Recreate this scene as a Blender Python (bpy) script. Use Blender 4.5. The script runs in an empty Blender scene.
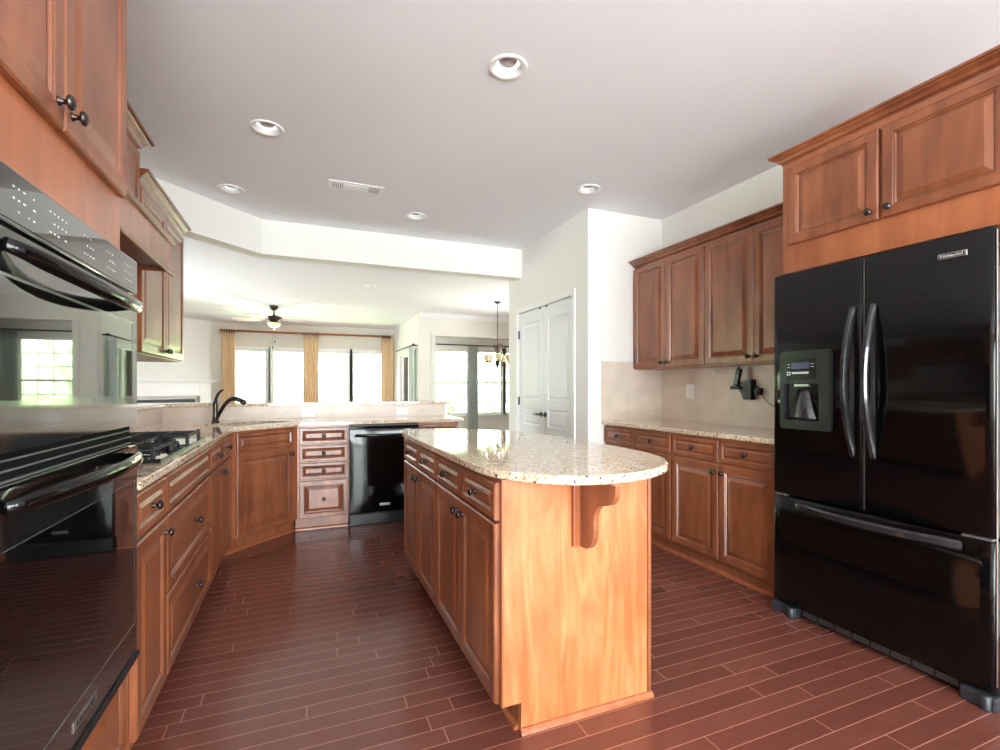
import bpy, bmesh, math, random
from mathutils import Vector, Matrix
random.seed(7)
C = bpy.context.scene.collection
PI = math.pi

# ------------------------------------------------------------------ camera
F_PX = 483.6
YAW = math.atan(196.5 / F_PX)
cam_d = bpy.data.cameras.new('camera')
cam_d.sensor_width = 36.0
cam_d.lens = 36.0 * F_PX / 1000.0
cam_d.shift_y = 0.013
cam_d.clip_start = 0.02
cam_d.clip_end = 300
cam = bpy.data.objects.new('camera', cam_d)
C.objects.link(cam)
cam.location = (0, 0, 1.2)
cam.rotation_euler = (PI / 2, 0, -YAW)
bpy.context.scene.camera = cam

# ------------------------------------------------------------------ view, world
sc = bpy.context.scene
sc.view_settings.view_transform = 'Standard'
sc.view_settings.look = 'None'
sc.view_settings.gamma = 1.0
sc.view_settings.use_curve_mapping = False
sc.view_settings.exposure = 1.36
sc.cycles.use_denoising = True
sc.cycles.max_bounces = 10
sc.cycles.diffuse_bounces = 7
sc.cycles.glossy_bounces = 5
sc.cycles.transparent_max_bounces = 12
sc.cycles.caustics_reflective = False
sc.cycles.caustics_refractive = False
sc.cycles.sample_clamp_indirect = 8.0
w = bpy.data.worlds.new('sky')
sc.world = w
w.use_nodes = True
wn = w.node_tree
wn.nodes['Background'].inputs['Color'].default_value = (0.93, 0.97, 1.0, 1)
wn.nodes['Background'].inputs['Strength'].default_value = 12.0

def daylight_portal(loc, rot, sx, sy):
    """marks a window opening for the sampling of the sky light; emits nothing itself"""
    l = bpy.data.lights.new('window_portal', 'AREA')
    l.shape = 'RECTANGLE'; l.size = sx; l.size_y = sy
    l.cycles.is_portal = True
    o = bpy.data.objects.new('window_portal', l)
    o.location = loc; o.rotation_euler = rot
    C.objects.link(o)
# area lamps face their local -Z
daylight_portal((0.25, -3.62, 1.25), (PI / 2, 0, 0), 2.4, 2.4)
daylight_portal((2.285, -3.62, 1.525), (PI / 2, 0, 0), 1.33, 1.85)
daylight_portal((3.21, -2.3, 1.45), (0, PI / 2, 0), 1.7, 1.6)
daylight_portal((0.3, 13.17, 1.34), (-PI / 2, 0, 0), 3.8, 1.58)
daylight_portal((3.83, 10.69, 1.33), (-PI / 2, 0, 0), 2.5, 1.48)
daylight_portal((-4.17, 7.9, 1.3), (0, -PI / 2, 0), 1.6, 1.8)
daylight_portal((5.76, 7.55, 1.33), (0, PI / 2, 0), 1.55, 1.3)

# ------------------------------------------------------------------ materials
def s2l(c):
    return tuple(((v / 255.0) / 12.92 if v / 255.0 <= 0.04045 else ((v / 255.0 + 0.055) / 1.055) ** 2.4) for v in c) + (1,)

def mat(name, rgb, rough=0.5, metal=0.0, coat=0.0, spec=0.5, coat_rough=0.05):
    m = bpy.data.materials.new(name)
    m.use_nodes = True
    b = m.node_tree.nodes['Principled BSDF']
    b.inputs['Base Color'].default_value = s2l(rgb)
    b.inputs['Roughness'].default_value = rough
    b.inputs['Metallic'].default_value = metal
    b.inputs['Coat Weight'].default_value = coat
    b.inputs['Coat Roughness'].default_value = coat_rough
    b.inputs['Specular IOR Level'].default_value = spec
    return m

def N(m, t, **kw):
    n = m.node_tree.nodes.new(t)
    for k, v in kw.items(): setattr(n, k, v)
    return n

def ramp(m, stops, fac):
    r = N(m, 'ShaderNodeValToRGB')
    e = r.color_ramp.elements
    while len(e) < len(stops): e.new(0.5)
    for i, (p, c) in enumerate(stops):
        e[i].position = p
        e[i].color = c if len(c) == 4 else s2l(c)
    m.node_tree.links.new(fac, r.inputs['Fac'])
    return r

def obj_coords(m, scale, rand=True):
    L = m.node_tree.links
    tc = N(m, 'ShaderNodeTexCoord')
    mp = N(m, 'ShaderNodeMapping')
    mp.inputs['Scale'].default_value = scale
    if rand:
        oi = N(m, 'ShaderNodeObjectInfo')
        mu = N(m, 'ShaderNodeMath', operation='MULTIPLY'); mu.inputs[1].default_value = 37.0
        L.new(oi.outputs['Random'], mu.inputs[0])
        ad = N(m, 'ShaderNodeVectorMath', operation='ADD')
        L.new(tc.outputs['Object'], ad.inputs[0]); L.new(mu.outputs[0], ad.inputs[1])
        L.new(ad.outputs[0], mp.inputs['Vector'])
    else:
        L.new(tc.outputs['Object'], mp.inputs['Vector'])
    return mp

def wood(name, dark, mid, light, scale=(9, 9, 1.4), rough=0.32, coat=0.45, detail=6, dist=0.6, bump=0.05):
    m = mat(name, mid, rough, coat=coat, coat_rough=0.22)
    L = m.node_tree.links
    b = m.node_tree.nodes['Principled BSDF']
    mp = obj_coords(m, scale)
    n1 = N(m, 'ShaderNodeTexNoise'); n1.inputs['Scale'].default_value = 1.6; n1.inputs['Detail'].default_value = detail
    n1.inputs['Distortion'].default_value = dist
    L.new(mp.outputs[0], n1.inputs['Vector'])
    mp2 = obj_coords(m, (3.0, 3.0, 2.2))
    n2 = N(m, 'ShaderNodeTexNoise'); n2.inputs['Scale'].default_value = 1.2; n2.inputs['Detail'].default_value = 3
    L.new(mp2.outputs[0], n2.inputs['Vector'])
    mx = N(m, 'ShaderNodeMath', operation='ADD')
    h1 = N(m, 'ShaderNodeMath', operation='MULTIPLY'); h1.inputs[1].default_value = 0.55
    h2 = N(m, 'ShaderNodeMath', operation='MULTIPLY'); h2.inputs[1].default_value = 0.45
    L.new(n1.outputs['Fac'], h1.inputs[0]); L.new(n2.outputs['Fac'], h2.inputs[0])
    L.new(h1.outputs[0], mx.inputs[0]); L.new(h2.outputs[0], mx.inputs[1])
    r = ramp(m, [(0.36, dark), (0.5, mid), (0.66, light)], mx.outputs[0])
    L.new(r.outputs['Color'], b.inputs['Base Color'])
    return m

M = {}
M['wood'] = wood('stained_maple', (114, 62, 37), (136, 78, 49), (158, 95, 61))
M['wood_groove'] = wood('glazed_groove', (96, 50, 28), (112, 62, 36), (126, 74, 44))
M['wood_plain'] = wood('plain_maple_frame', (140, 77, 45), (160, 91, 55), (174, 104, 66))
M['panel'] = wood('pale_maple_veneer', (168, 94, 54), (184, 112, 68), (204, 136, 90), scale=(7, 7, 1.3), rough=0.38, coat=0.15, detail=9, dist=2.4)
M['wall'] = mat('wall_paint', (234, 233, 228), 0.7)
M['wall_far'] = mat('wall_paint_greige', (222, 219, 208), 0.7)
M['ceil'] = mat('ceiling_paint', (240, 242, 247), 0.8)
M['trim'] = mat('white_trim_paint', (238, 238, 236), 0.35)
M['door'] = mat('white_door_paint', (232, 233, 235), 0.35)
M['blackgloss'] = mat('black_gloss_enamel', (6, 6, 7), 0.09, spec=0.35)
M['black'] = mat('black_plastic', (18, 18, 20), 0.35)
M['blackmatte'] = mat('black_cast_iron', (30, 31, 33), 0.55)
M['deepblack'] = mat('matte_black', (12, 12, 13), 0.8, spec=0.1)
M['glassblack'] = mat('black_oven_glass', (8, 8, 9), 0.03, coat=1.0, coat_rough=0.02)
M['ovenface'] = mat('black_oven_enamel', (20, 20, 21), 0.09, coat=1.0, coat_rough=0.05)
M['greytrim'] = mat('grey_edge', (120, 124, 128), 0.35, metal=0.6)
M['chrome'] = mat('satin_metal', (196, 198, 200), 0.28, metal=1.0)
M['bronze'] = mat('oil_rubbed_bronze', (78, 70, 68), 0.27, metal=0.85)
M['darkiron'] = mat('dark_bronze_iron', (52, 42, 36), 0.45, metal=0.5)
M['white'] = mat('white_plastic', (240, 240, 238), 0.35)
M['print'] = mat('white_print', (205, 208, 212), 0.5)
M['screen'] = mat('display_panel', (70, 72, 100), 0.12)
M['steel'] = mat('stainless_sink', (170, 172, 174), 0.25, metal=1.0)
M['greycurtain'] = mat('grey_green_curtain', (186, 194, 192), 0.8)
M['tancurtain'] = mat('tan_gold_curtain', (236, 210, 176), 0.8)
M['rodwood'] = mat('wooden_rod', (168, 104, 62), 0.4)
M['shade'] = mat('amber_glass_shade', (236, 222, 186), 0.35)
M['blade'] = mat('bleached_fan_blade', (196, 186, 172), 0.5)
M['hearth'] = mat('dark_firebox', (58, 64, 62), 0.6)
M['lens'] = mat('frosted_lens', (205, 205, 206), 0.4)
M['brushedgrey'] = mat('lamp_baffle', (214, 212, 210), 0.4)
M['lawn'] = mat('lawn', (176, 186, 150), 0.9)

def granite(name, base, tan, brown, dark, amt=0.0):
    m = mat(name, base, 0.07, coat=0.3, coat_rough=0.03)
    L = m.node_tree.links; b = m.node_tree.nodes['Principled BSDF']
    mp = obj_coords(m, (1, 1, 1), rand=False)
    big = N(m, 'ShaderNodeTexNoise'); big.inputs['Scale'].default_value = 32; big.inputs['Detail'].default_value = 6; big.inputs['Roughness'].default_value = 0.65
    L.new(mp.outputs[0], big.inputs['Vector'])
    r0 = ramp(m, [(0.36, tan), (0.52, base), (0.66, (240, 228, 208))], big.outputs['Fac'])
    n = N(m, 'ShaderNodeTexNoise'); n.inputs['Scale'].default_value = 95; n.inputs['Detail'].default_value = 3
    L.new(mp.outputs[0], n.inputs['Vector'])
    r1 = ramp(m, [(0.565 - amt, (0, 0, 0, 1)), (0.625 - amt, (1, 1, 1, 1))], n.outputs['Fac'])
    mx = N(m, 'ShaderNodeMix', data_type='RGBA')
    L.new(r1.outputs['Color'], mx.inputs['Factor']); L.new(r0.outputs['Color'], mx.inputs['A']); mx.inputs['B'].default_value = s2l(brown)
    n2 = N(m, 'ShaderNodeTexVoronoi'); n2.inputs['Scale'].default_value = 60
    mpb = obj_coords(m, (1, 1, 1), rand=False)
    nd = N(m, 'ShaderNodeTexNoise'); nd.inputs['Scale'].default_value = 78; nd.inputs['Detail'].default_value = 4
    L.new(mpb.outputs[0], nd.inputs['Vector'])
    mpb.inputs['Location'].default_value = (5.3, 2.1, 9.7)
    r2 = ramp(m, [(0.605 - amt, (0, 0, 0, 1)), (0.64 - amt, (1, 1, 1, 1))], nd.outputs['Fac'])
    mx2 = N(m, 'ShaderNodeMix', data_type='RGBA')
    L.new(r2.outputs['Color'], mx2.inputs['Factor']); L.new(mx.outputs['Result'], mx2.inputs['A']); mx2.inputs['B'].default_value = s2l(dark)
    m.node_tree.nodes.remove(n2)
    L.new(mx2.outputs['Result'], b.inputs['Base Color'])
    return m
M['granite'] = granite('speckled_cream_granite', (226, 208, 184), (208, 184, 152), (178, 142, 112), (78, 58, 52))

def tiles(name, size, rot, base, base2, joint, gap=0.004, rough=0.35):
    # square tiles in the object's X/Y plane (mapping set per use)
    m = mat(name, base, rough)
    L = m.node_tree.links; b = m.node_tree.nodes['Principled BSDF']
    tc = N(m, 'ShaderNodeTexCoord')
    sx = N(m, 'ShaderNodeSeparateXYZ'); L.new(tc.outputs['Object'], sx.inputs[0])
    ad = N(m, 'ShaderNodeMath', operation='ADD'); L.new(sx.outputs['X'], ad.inputs[0]); L.new(sx.outputs['Y'], ad.inputs[1])
    cx = N(m, 'ShaderNodeCombineXYZ'); L.new(ad.outputs[0], cx.inputs['X']); L.new(sx.outputs['Z'], cx.inputs['Y'])
    mp = N(m, 'ShaderNodeMapping'); mp.inputs['Rotation'].default_value = (0, 0, rot); L.new(cx.outputs[0], mp.inputs['Vector'])
    br = N(m, 'ShaderNodeTexBrick'); br.offset = 0.0
    br.inputs['Scale'].default_value = 1.0
    br.inputs['Brick Width'].default_value = size; br.inputs['Row Height'].default_value = size
    br.inputs['Mortar Size'].default_value = gap; br.inputs['Mortar Smooth'].default_value = 0.2
    br.inputs['Color1'].default_value = s2l(base); br.inputs['Color2'].default_value = s2l(base2); br.inputs['Mortar'].default_value = s2l(joint)
    L.new(mp.outputs[0], br.inputs['Vector'])
    no = N(m, 'ShaderNodeTexNoise'); no.inputs['Scale'].default_value = 7; no.inputs['Detail'].default_value = 5
    L.new(tc.outputs['Object'], no.inputs['Vector'])
    r = ramp(m, [(0.3, (0.86, 0.84, 0.82, 1)), (0.7, (1, 1, 1, 1))], no.outputs['Fac'])
    mx = N(m, 'ShaderNodeMix', data_type='RGBA', blend_type='MULTIPLY'); mx.inputs['Factor'].default_value = 1.0
    L.new(br.outputs['Color'], mx.inputs['A']); L.new(r.outputs['Color'], mx.inputs['B'])
    L.new(mx.outputs['Result'], b.inputs['Base Color'])
    return m
M['tile'] = tiles('beige_tile_diagonal', 0.30, PI / 4, (228, 215, 204), (225, 212, 200), (216, 202, 190), 0.003)
M['tile_big'] = tiles('beige_tile_large', 0.33, 0, (226, 214, 200), (222, 209, 195), (214, 201, 188), 0.003)

def floor_mat():
    m = mat('red_brown_plank_floor', (110, 56, 46), 0.22, coat=0.35, coat_rough=0.12)
    L = m.node_tree.links; b = m.node_tree.nodes['Principled BSDF']
    tc = N(m, 'ShaderNodeTexCoord')
    mp = N(m, 'ShaderNodeMapping'); L.new(tc.outputs['Object'], mp.inputs['Vector'])
    mp.inputs['Location'].default_value = (0.18, 0.0195, 0)
    br = N(m, 'ShaderNodeTexBrick'); br.offset = 0.0; br.squash = 1.0
    br.inputs['Scale'].default_value = 1.0
    br.inputs['Brick Width'].default_value = 0.93; br.inputs['Row Height'].default_value = 0.0763
    br.inputs['Mortar Size'].default_value = 0.0021; br.inputs['Mortar Smooth'].default_value = 0.3
    br.inputs['Color1'].default_value = (0, 0, 0, 1); br.inputs['Color2'].default_value = (1, 1, 1, 1)
    br.inputs['Mortar'].default_value = (0.5, 0.5, 0.5, 1)
    sp_ = N(m, 'ShaderNodeSeparateXYZ'); L.new(mp.outputs[0], sp_.inputs[0])
    dv = N(m, 'ShaderNodeMath', operation='DIVIDE'); dv.inputs[1].default_value = 0.0763; L.new(sp_.outputs['Y'], dv.inputs[0])
    fl = N(m, 'ShaderNodeMath', operation='FLOOR'); L.new(dv.outputs[0], fl.inputs[0])
    wn_ = N(m, 'ShaderNodeTexWhiteNoise', noise_dimensions='1D'); L.new(fl.outputs[0], wn_.inputs['W'])
    ma = N(m, 'ShaderNodeMath', operation='MULTIPLY_ADD'); ma.inputs[1].default_value = 0.93; L.new(wn_.outputs['Value'], ma.inputs[0]); L.new(sp_.outputs['X'], ma.inputs[2])
    cb_ = N(m, 'ShaderNodeCombineXYZ'); L.new(ma.outputs[0], cb_.inputs['X']); L.new(sp_.outputs['Y'], cb_.inputs['Y'])
    L.new(cb_.outputs[0], br.inputs['Vector'])
    mg = N(m, 'ShaderNodeMapping'); mg.inputs['Scale'].default_value = (4, 22, 1); L.new(tc.outputs['Object'], mg.inputs['Vector'])
    no = N(m, 'ShaderNodeTexNoise'); no.inputs['Scale'].default_value = 2.2; no.inputs['Detail'].default_value = 5; no.inputs['Distortion'].default_value = 0.3
    L.new(mg.outputs[0], no.inputs['Vector'])
    a1 = N(m, 'ShaderNodeMath', operation='MULTIPLY'); a1.inputs[1].default_value = 0.4; L.new(br.outputs['Color'], a1.inputs[0])
    a2 = N(m, 'ShaderNodeMath', operation='MULTIPLY'); a2.inputs[1].default_value = 0.5; L.new(no.outputs['Fac'], a2.inputs[0])
    a3 = N(m, 'ShaderNodeMath', operation='ADD'); L.new(a1.outputs[0], a3.inputs[0]); L.new(a2.outputs[0], a3.inputs[1])
    r = ramp(m, [(0.05, (97, 54, 45)), (0.42, (108, 61, 51)), (0.85, (122, 73, 61))], a3.outputs[0])
    mx = N(m, 'ShaderNodeMix', data_type='RGBA')
    L.new(br.outputs['Fac'], mx.inputs['Factor']); L.new(r.outputs['Color'], mx.inputs['A']); mx.inputs['B'].default_value = s2l((172, 118, 103))
    L.new(mx.outputs['Result'], b.inputs['Base Color'])
    rr = N(m, 'ShaderNodeMapRange'); rr.inputs['To Min'].default_value = 0.24; rr.inputs['To Max'].default_value = 0.28
    L.new(no.outputs['Fac'], rr.inputs['Value']); L.new(rr.outputs[0], b.inputs['Roughness'])
    return m
M['floor'] = floor_mat()

def glass_mat():
    m = bpy.data.materials.new('window_glass'); m.use_nodes = True
    nt = m.node_tree; nt.nodes.clear()
    out = nt.nodes.new('ShaderNodeOutputMaterial')
    tr = nt.nodes.new('ShaderNodeBsdfTransparent'); tr.inputs[0].default_value = (0.96, 0.98, 0.97, 1)
    gl = nt.nodes.new('ShaderNodeBsdfGlossy'); gl.inputs['Roughness'].default_value = 0.02
    fr = nt.nodes.new('ShaderNodeFresnel'); fr.inputs['IOR'].default_value = 1.3
    mx = nt.nodes.new('ShaderNodeMixShader')
    nt.links.new(fr.outputs[0], mx.inputs[0]); nt.links.new(tr.outputs[0], mx.inputs[1]); nt.links.new(gl.outputs[0], mx.inputs[2])
    nt.links.new(mx.outputs[0], out.inputs[0])
    return m
M['glass'] = glass_mat()

def foliage_mat():
    m = mat('tree_foliage', (90, 130, 60), 0.8)
    L = m.node_tree.links; b = m.node_tree.nodes['Principled BSDF']
    mp = obj_coords(m, (1, 1, 1), rand=False)
    n = N(m, 'ShaderNodeTexNoise'); n.inputs['Scale'].default_value = 3.0; n.inputs['Detail'].default_value = 6
    L.new(mp.outputs[0], n.inputs['Vector'])
    r = ramp(m, [(0.35, (120, 140, 100)), (0.55, (165, 186, 140)), (0.7, (222, 230, 205))], n.outputs['Fac'])
    L.new(r.outputs['Color'], b.inputs['Base Color'])
    return m
M['leaf'] = foliage_mat()

# ------------------------------------------------------------------ mesh helpers
class MB:
    def __init__(s): s.v = []; s.f = []; s.m = []; s.smooth = []
    def add(s, vs, fs, mi=0, smooth=False):
        b = len(s.v); s.v += [tuple(p) for p in vs]
        for f in fs: s.f.append(tuple(b + i for i in f)); s.m.append(mi); s.smooth.append(smooth)
        return s
    def box(s, x0, x1, y0, y1, z0, z1, mi=0, ch=0.0):
        if x0 > x1: x0, x1 = x1, x0
        if y0 > y1: y0, y1 = y1, y0
        if z0 > z1: z0, z1 = z1, z0
        if ch <= 0:
            vs = [(x, y, z) for z in (z0, z1) for (x, y) in ((x0, y0), (x1, y0), (x1, y1), (x0, y1))]
            return s.add(vs, [(3, 2, 1, 0), (4, 5, 6, 7), (0, 1, 5, 4), (1, 2, 6, 5), (2, 3, 7, 6), (3, 0, 4, 7)], mi)
        bm = bmesh.new()
        bmesh.ops.create_cube(bm, size=1)
        for v in bm.verts:
            v.co = ((x0 + x1) / 2 + v.co.x * (x1 - x0), (y0 + y1) / 2 + v.co.y * (y1 - y0), (z0 + z1) / 2 + v.co.z * (z1 - z0))
        bmesh.ops.bevel(bm, geom=bm.edges[:], offset=min(ch, 0.45 * min(x1 - x0, y1 - y0, z1 - z0)), segments=2, affect='EDGES', profile=0.5)
        bm.verts.index_update()
        s.add([v.co[:] for v in bm.verts], [tuple(v.index for v in f.verts) for f in bm.faces], mi, False)
        bm.free(); return s
    def prism(s, poly, h0, h1, fn, mi=0, smooth=False):
        # poly: list of 2D points; fn(a,b,h)->xyz ; extruded between h0 and h1
        n = len(poly)
        vs = [fn(a, b, h0) for a, b in poly] + [fn(a, b, h1) for a, b in poly]
        fs = [tuple(range(n - 1, -1, -1)), tuple(range(n, 2 * n))]
        s.add(vs, fs, mi)
        s.add(vs, [(i, (i + 1) % n, n + (i + 1) % n, n + i) for i in range(n)], mi, smooth)
        return s
    def lathe(s, prof, center=(0, 0, 0), axis='z', seg=24, mi=0, smooth=True, a0=0):
        # prof: (radius, height) pairs along the axis
        vs = []; n = len(prof)
        for r, h in prof:
            for k in range(seg):
                a = 2 * PI * k / seg + a0; c_, s_ = r * math.cos(a), r * math.sin(a)
                if axis == 'z': p = (c_, s_, h)
                elif axis == 'y': p = (c_, h, s_)
                else: p = (h, c_, s_)
                vs.append((p[0] + center[0], p[1] + center[1], p[2] + center[2]))
        fs = []
        for i in range(n - 1):
            for k in range(seg):
                k2 = (k + 1) % seg
                fs.append((i * seg + k, i * seg + k2, (i + 1) * seg + k2, (i + 1) * seg + k))
        fs.append(tuple(range(seg - 1, -1, -1))); fs.append(tuple((n - 1) * seg + k for k in range(seg)))
        return s.add(vs, fs, mi, smooth)
    def tube(s, pts, rad, seg=10, mi=0, flat=None):
        # round (or elliptical: flat=(ra, rb)) tube along points; rad float or list
        P = [Vector(p) for p in pts]; n = len(P)
        R = rad if isinstance(rad, (list, tuple)) else [rad] * n
        up = Vector((0, 0, 1)); vs = []
        t0 = (P[1] - P[0]).normalized()
        if abs(t0.dot(up)) > 0.95: up = Vector((0, 1, 0))
        nrm = (up - t0 * up.dot(t0)).normalized()
        for i in range(n):
            t = (P[min(i + 1, n - 1)] - P[max(i - 1, 0)]).normalized()
            nrm = (nrm - t * nrm.dot(t)).normalized(); bi = t.cross(nrm)
            for k in range(seg):
                a = 2 * PI * k / seg
                fa, fb = (R[i], R[i]) if flat is None else (R[i] * flat[0], R[i] * flat[1])
                vs.append(P[i] + nrm * math.cos(a) * fa + bi * math.sin(a) * fb)
        fs = []
        for i in range(n - 1):
            for k in range(seg):
                k2 = (k + 1) % seg
                fs.append((i * seg + k, (i + 1) * seg + k, (i + 1) * seg + k2, i * seg + k2))
        fs.append(tuple(range(seg))); fs.append(tuple((n - 1) * seg + k for k in range(seg - 1, -1, -1)))
        return s.add(vs, fs, mi, True)
    def build(s, name, mats, parent=None, loc=(0, 0, 0), rot=None):
        me = bpy.data.meshes.new(name)
        me.from_pydata(s.v, [], s.f)
        if not isinstance(mats, (list, tuple)): mats = [mats]
        for m_ in mats: me.materials.append(m_)
        me.polygons.foreach_set('material_index', s.m)
        me.polygons.foreach_set('use_smooth', s.smooth)
        bm = bmesh.new(); bm.from_mesh(me)
        bmesh.ops.remove_doubles(bm, verts=bm.verts[:], dist=1e-6)
        bmesh.ops.recalc_face_normals(bm, faces=bm.faces[:]); bm.to_mesh(me); bm.free()
        me.update()
        o = bpy.data.objects.new(name, me); C.objects.link(o)
        o.location = loc
        if rot: o.rotation_euler = rot
        if parent: o.parent = parent
        return o

def slab(outer, holes, z0, z1, ch=0.0):
    """flat slab with holes, filled by triangulation; ch rounds the outer top/bottom arris"""
    mb = MB()
    bm = bmesh.new(); edges = []
    def ring(poly):
        vs = [bm.verts.new((x, y, 0)) for x, y in poly]
        for i in range(len(vs)): edges.append(bm.edges.new((vs[i], vs[(i + 1) % len(vs)])))
    inner = outer
    ring(outer)
    for h in holes: ring(h)
    bmesh.ops.triangle_fill(bm, use_beauty=True, use_dissolve=False, edges=edges)
    bm.verts.index_update()
    co = [v.co[:] for v in bm.verts]; fs = [tuple(v.index for v in f.verts) for f in bm.faces]
    bm.free()
    if ch > 0:
        # inset the outer ring for the two caps
        n = len(outer); ins = []
        for i in range(n):
            p0, p1, p2 = Vector(outer[i - 1]), Vector(outer[i]), Vector(outer[(i + 1) % n])
            d1 = (p1 - p0).normalized(); d2 = (p2 - p1).normalized()
            n1 = Vector((-d1.y, d1.x)); n2 = Vector((-d2.y, d2.x)); b_ = (n1 + n2)
            b_ = b_.normalized() * (ch / max(0.5, b_.normalized().dot(n1)))
            ins.append((p1 + b_)[:])
        co = [(ins[i][0], ins[i][1], 0) if i < n else co[i] for i in range(len(co))]
    mb.add([(x, y, z1) for x, y, _ in co], fs)
    mb.add([(x, y, z0) for x, y, _ in co], [f[::-1] for f in fs])
    n = len(outer)
    if ch > 0:
        rings = [(ins, z0), (outer, z0 + ch), (outer, z1 - ch), (ins, z1)]
    else:
        rings = [(outer, z0), (outer, z1)]
    for (ra, za), (rb, zb) in zip(rings, rings[1:]):
        vs = [(x, y, za) for x, y in ra] + [(x, y, zb) for x, y in rb]
        mb.add(vs, [(i, (i + 1) % n, n + (i + 1) % n, n + i) for i in range(n)], 0)
    for h in holes:
        k = len(h)
        vs = [(x, y, z0) for x, y in h] + [(x, y, z1) for x, y in h]
        mb.add(vs, [(i, n2, k + n2, k + i) for i in range(k) for n2 in [(i + 1) % k]], 0)
    return mb

def empty(name, label, cat, loc=(0, 0, 0), rotz=0.0, group=None):
    o = bpy.data.objects.new(name, None); C.objects.link(o)
    o.empty_display_size = 0.1
    o.location = loc; o.rotation_euler = (0, 0, rotz)
    o['label'] = label; o['category'] = cat
    if group: o['group'] = group
    return o

def tag(o, label, cat, group=None, kind=None):
    o['label'] = label; o['category'] = cat
    if group: o['group'] = group
    if kind: o['kind'] = kind
    return o

def struct(name, mb, m, parent=None, loc=(0, 0, 0), rot=None):
    o = mb.build(name, m, parent, loc, rot)
    if not parent: o['kind'] = 'structure'
    return o

# raised panel front: local x = width, z = height, front faces -y, back at y=0
def panel_mesh(w_, h_, t=0.020, frame=0.056, style='door'):
    mb = MB()
    f = frame
    if style == 'door':
        rings = [(0, 0, 0), (0, -t + 0.005, 0), (0.005, -t, 0), (f - 0.012, -t, 0), (f - 0.009, -t + 0.004, 1), (f - 0.004, -t + 0.003, 0),
                 (f, -t + 0.009, 0), (f + 0.004, -t + 0.010, 1), (f + 0.030, -t + 0.001, 0), (f + 0.032, -t + 0.001, 0)]
    elif style == 'drawer':
        rings = [(0, 0, 0), (0, -t + 0.005, 0), (0.005, -t, 0), (f - 0.008, -t, 0), (f - 0.005, -t + 0.003, 1), (f, -t + 0.008, 0), (f + 0.003, -t + 0.009, 1),
                 (f + 0.018, -t + 0.001, 0)]
    vs = []
    for ins, y, _ in rings:
        x0, x1, z0, z1 = ins, w_ - ins, ins, h_ - ins
        vs += [(x0, y, z0), (x1, y, z0), (x1, y, z1), (x0, y, z1)]
    n = len(rings)
    for i in range(n - 1):
        fs = [(i * 4 + k, i * 4 + (k + 1) % 4, (i + 1) * 4 + (k + 1) % 4, (i + 1) * 4 + k) for k in range(4)]
        mb.add(vs, fs, 1 if rings[i + 1][2] == 1 else 0)
    mb.add(vs, [tuple((n - 1) * 4 + k for k in range(4)), (3, 2, 1, 0)], 0)
    return mb

knob_me = None
def knob(parent, x, y, z, r=0.016):
    global knob_me
    if knob_me is None:
        mb = MB()
        mb.lathe([(0.010, 0.0), (0.010, -0.003), (0.0062, -0.006), (0.0055, -0.012), (0.007, -0.015), (0.0145, -0.018), (0.0165, -0.022),
                  (0.0155, -0.026), (0.010, -0.0295), (0.003, -0.031)], axis='y', seg=20)
        o = mb.build('knob', M['bronze']); knob_me = o.data
    else:
        o = bpy.data.objects.new('knob', knob_me); C.objects.link(o)
    o.location = (x, y, z); o.parent = parent
    return o

def add_front(root, kind, x0, x1, z0, z1, kn=None, y=-0.001):
    w_, h_ = x1 - x0, z1 - z0
    if kind == 'door':
        mb = panel_mesh(w_, h_, frame=0.056 if w_ > 0.3 else 0.046, style='door'); nm = 'door'
    else:
        fr = 0.034 if h_ < 0.2 else 0.048
        mb = panel_mesh(w_, h_, frame=fr, style='drawer' if h_ < 0.22 else 'door'); nm = 'drawer' if kind == 'drawer' else 'false_drawer_front'
    o = mb.build(nm, [M['wood'], M['wood_groove']], root, (x0, y, z0))
    if kn:
        knob(o, kn[0] - x0, -0.020, kn[1] - z0)
    return o

CT = 0.885   # cabinet top / underside of the stone
TOE = 0.105

def base_cabinet(label, loc, rotz, w_, fronts, d=0.60, toe_in=0.05, shoe=True, group=None, hollow=False, tx=None):
    r = empty('base_cabinet', label, 'cabinet', loc, rotz, group)
    mb = MB()
    if hollow:   # open inside (sink, cooktop): sides, back, floor and face frame
        t = 0.018
        mb.box(0, t, 0, d, TOE, CT); mb.box(w_ - t, w_, 0, d, TOE, CT); mb.box(t, w_ - t, d - t, d, TOE, CT)
        mb.box(t, w_ - t, 0, d - t, TOE, TOE + t); mb.box(t, w_ - t, 0, t, TOE + t, CT)
    else:
        mb.box(0, w_, 0, d, TOE, CT)
    mb.build('carcass', M['wood_plain'], r)
    ta, tb = tx or (0, w_)
    MB().box(ta, tb, toe_in, toe_in + 0.015, 0, TOE - 0.0005).build('toe_kick', M['wood'], r)
    if shoe:
        MB().prism([(toe_in, 0), (toe_in - 0.016, 0), (toe_in - 0.015, 0.010), (toe_in - 0.006, 0.019), (toe_in, 0.020)], ta, tb,
                   lambda a, b, h: (h, a, b)).build('shoe_molding', M['wood_plain'], r)
    for f in fronts: add_front(r, *f)
    return r

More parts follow.
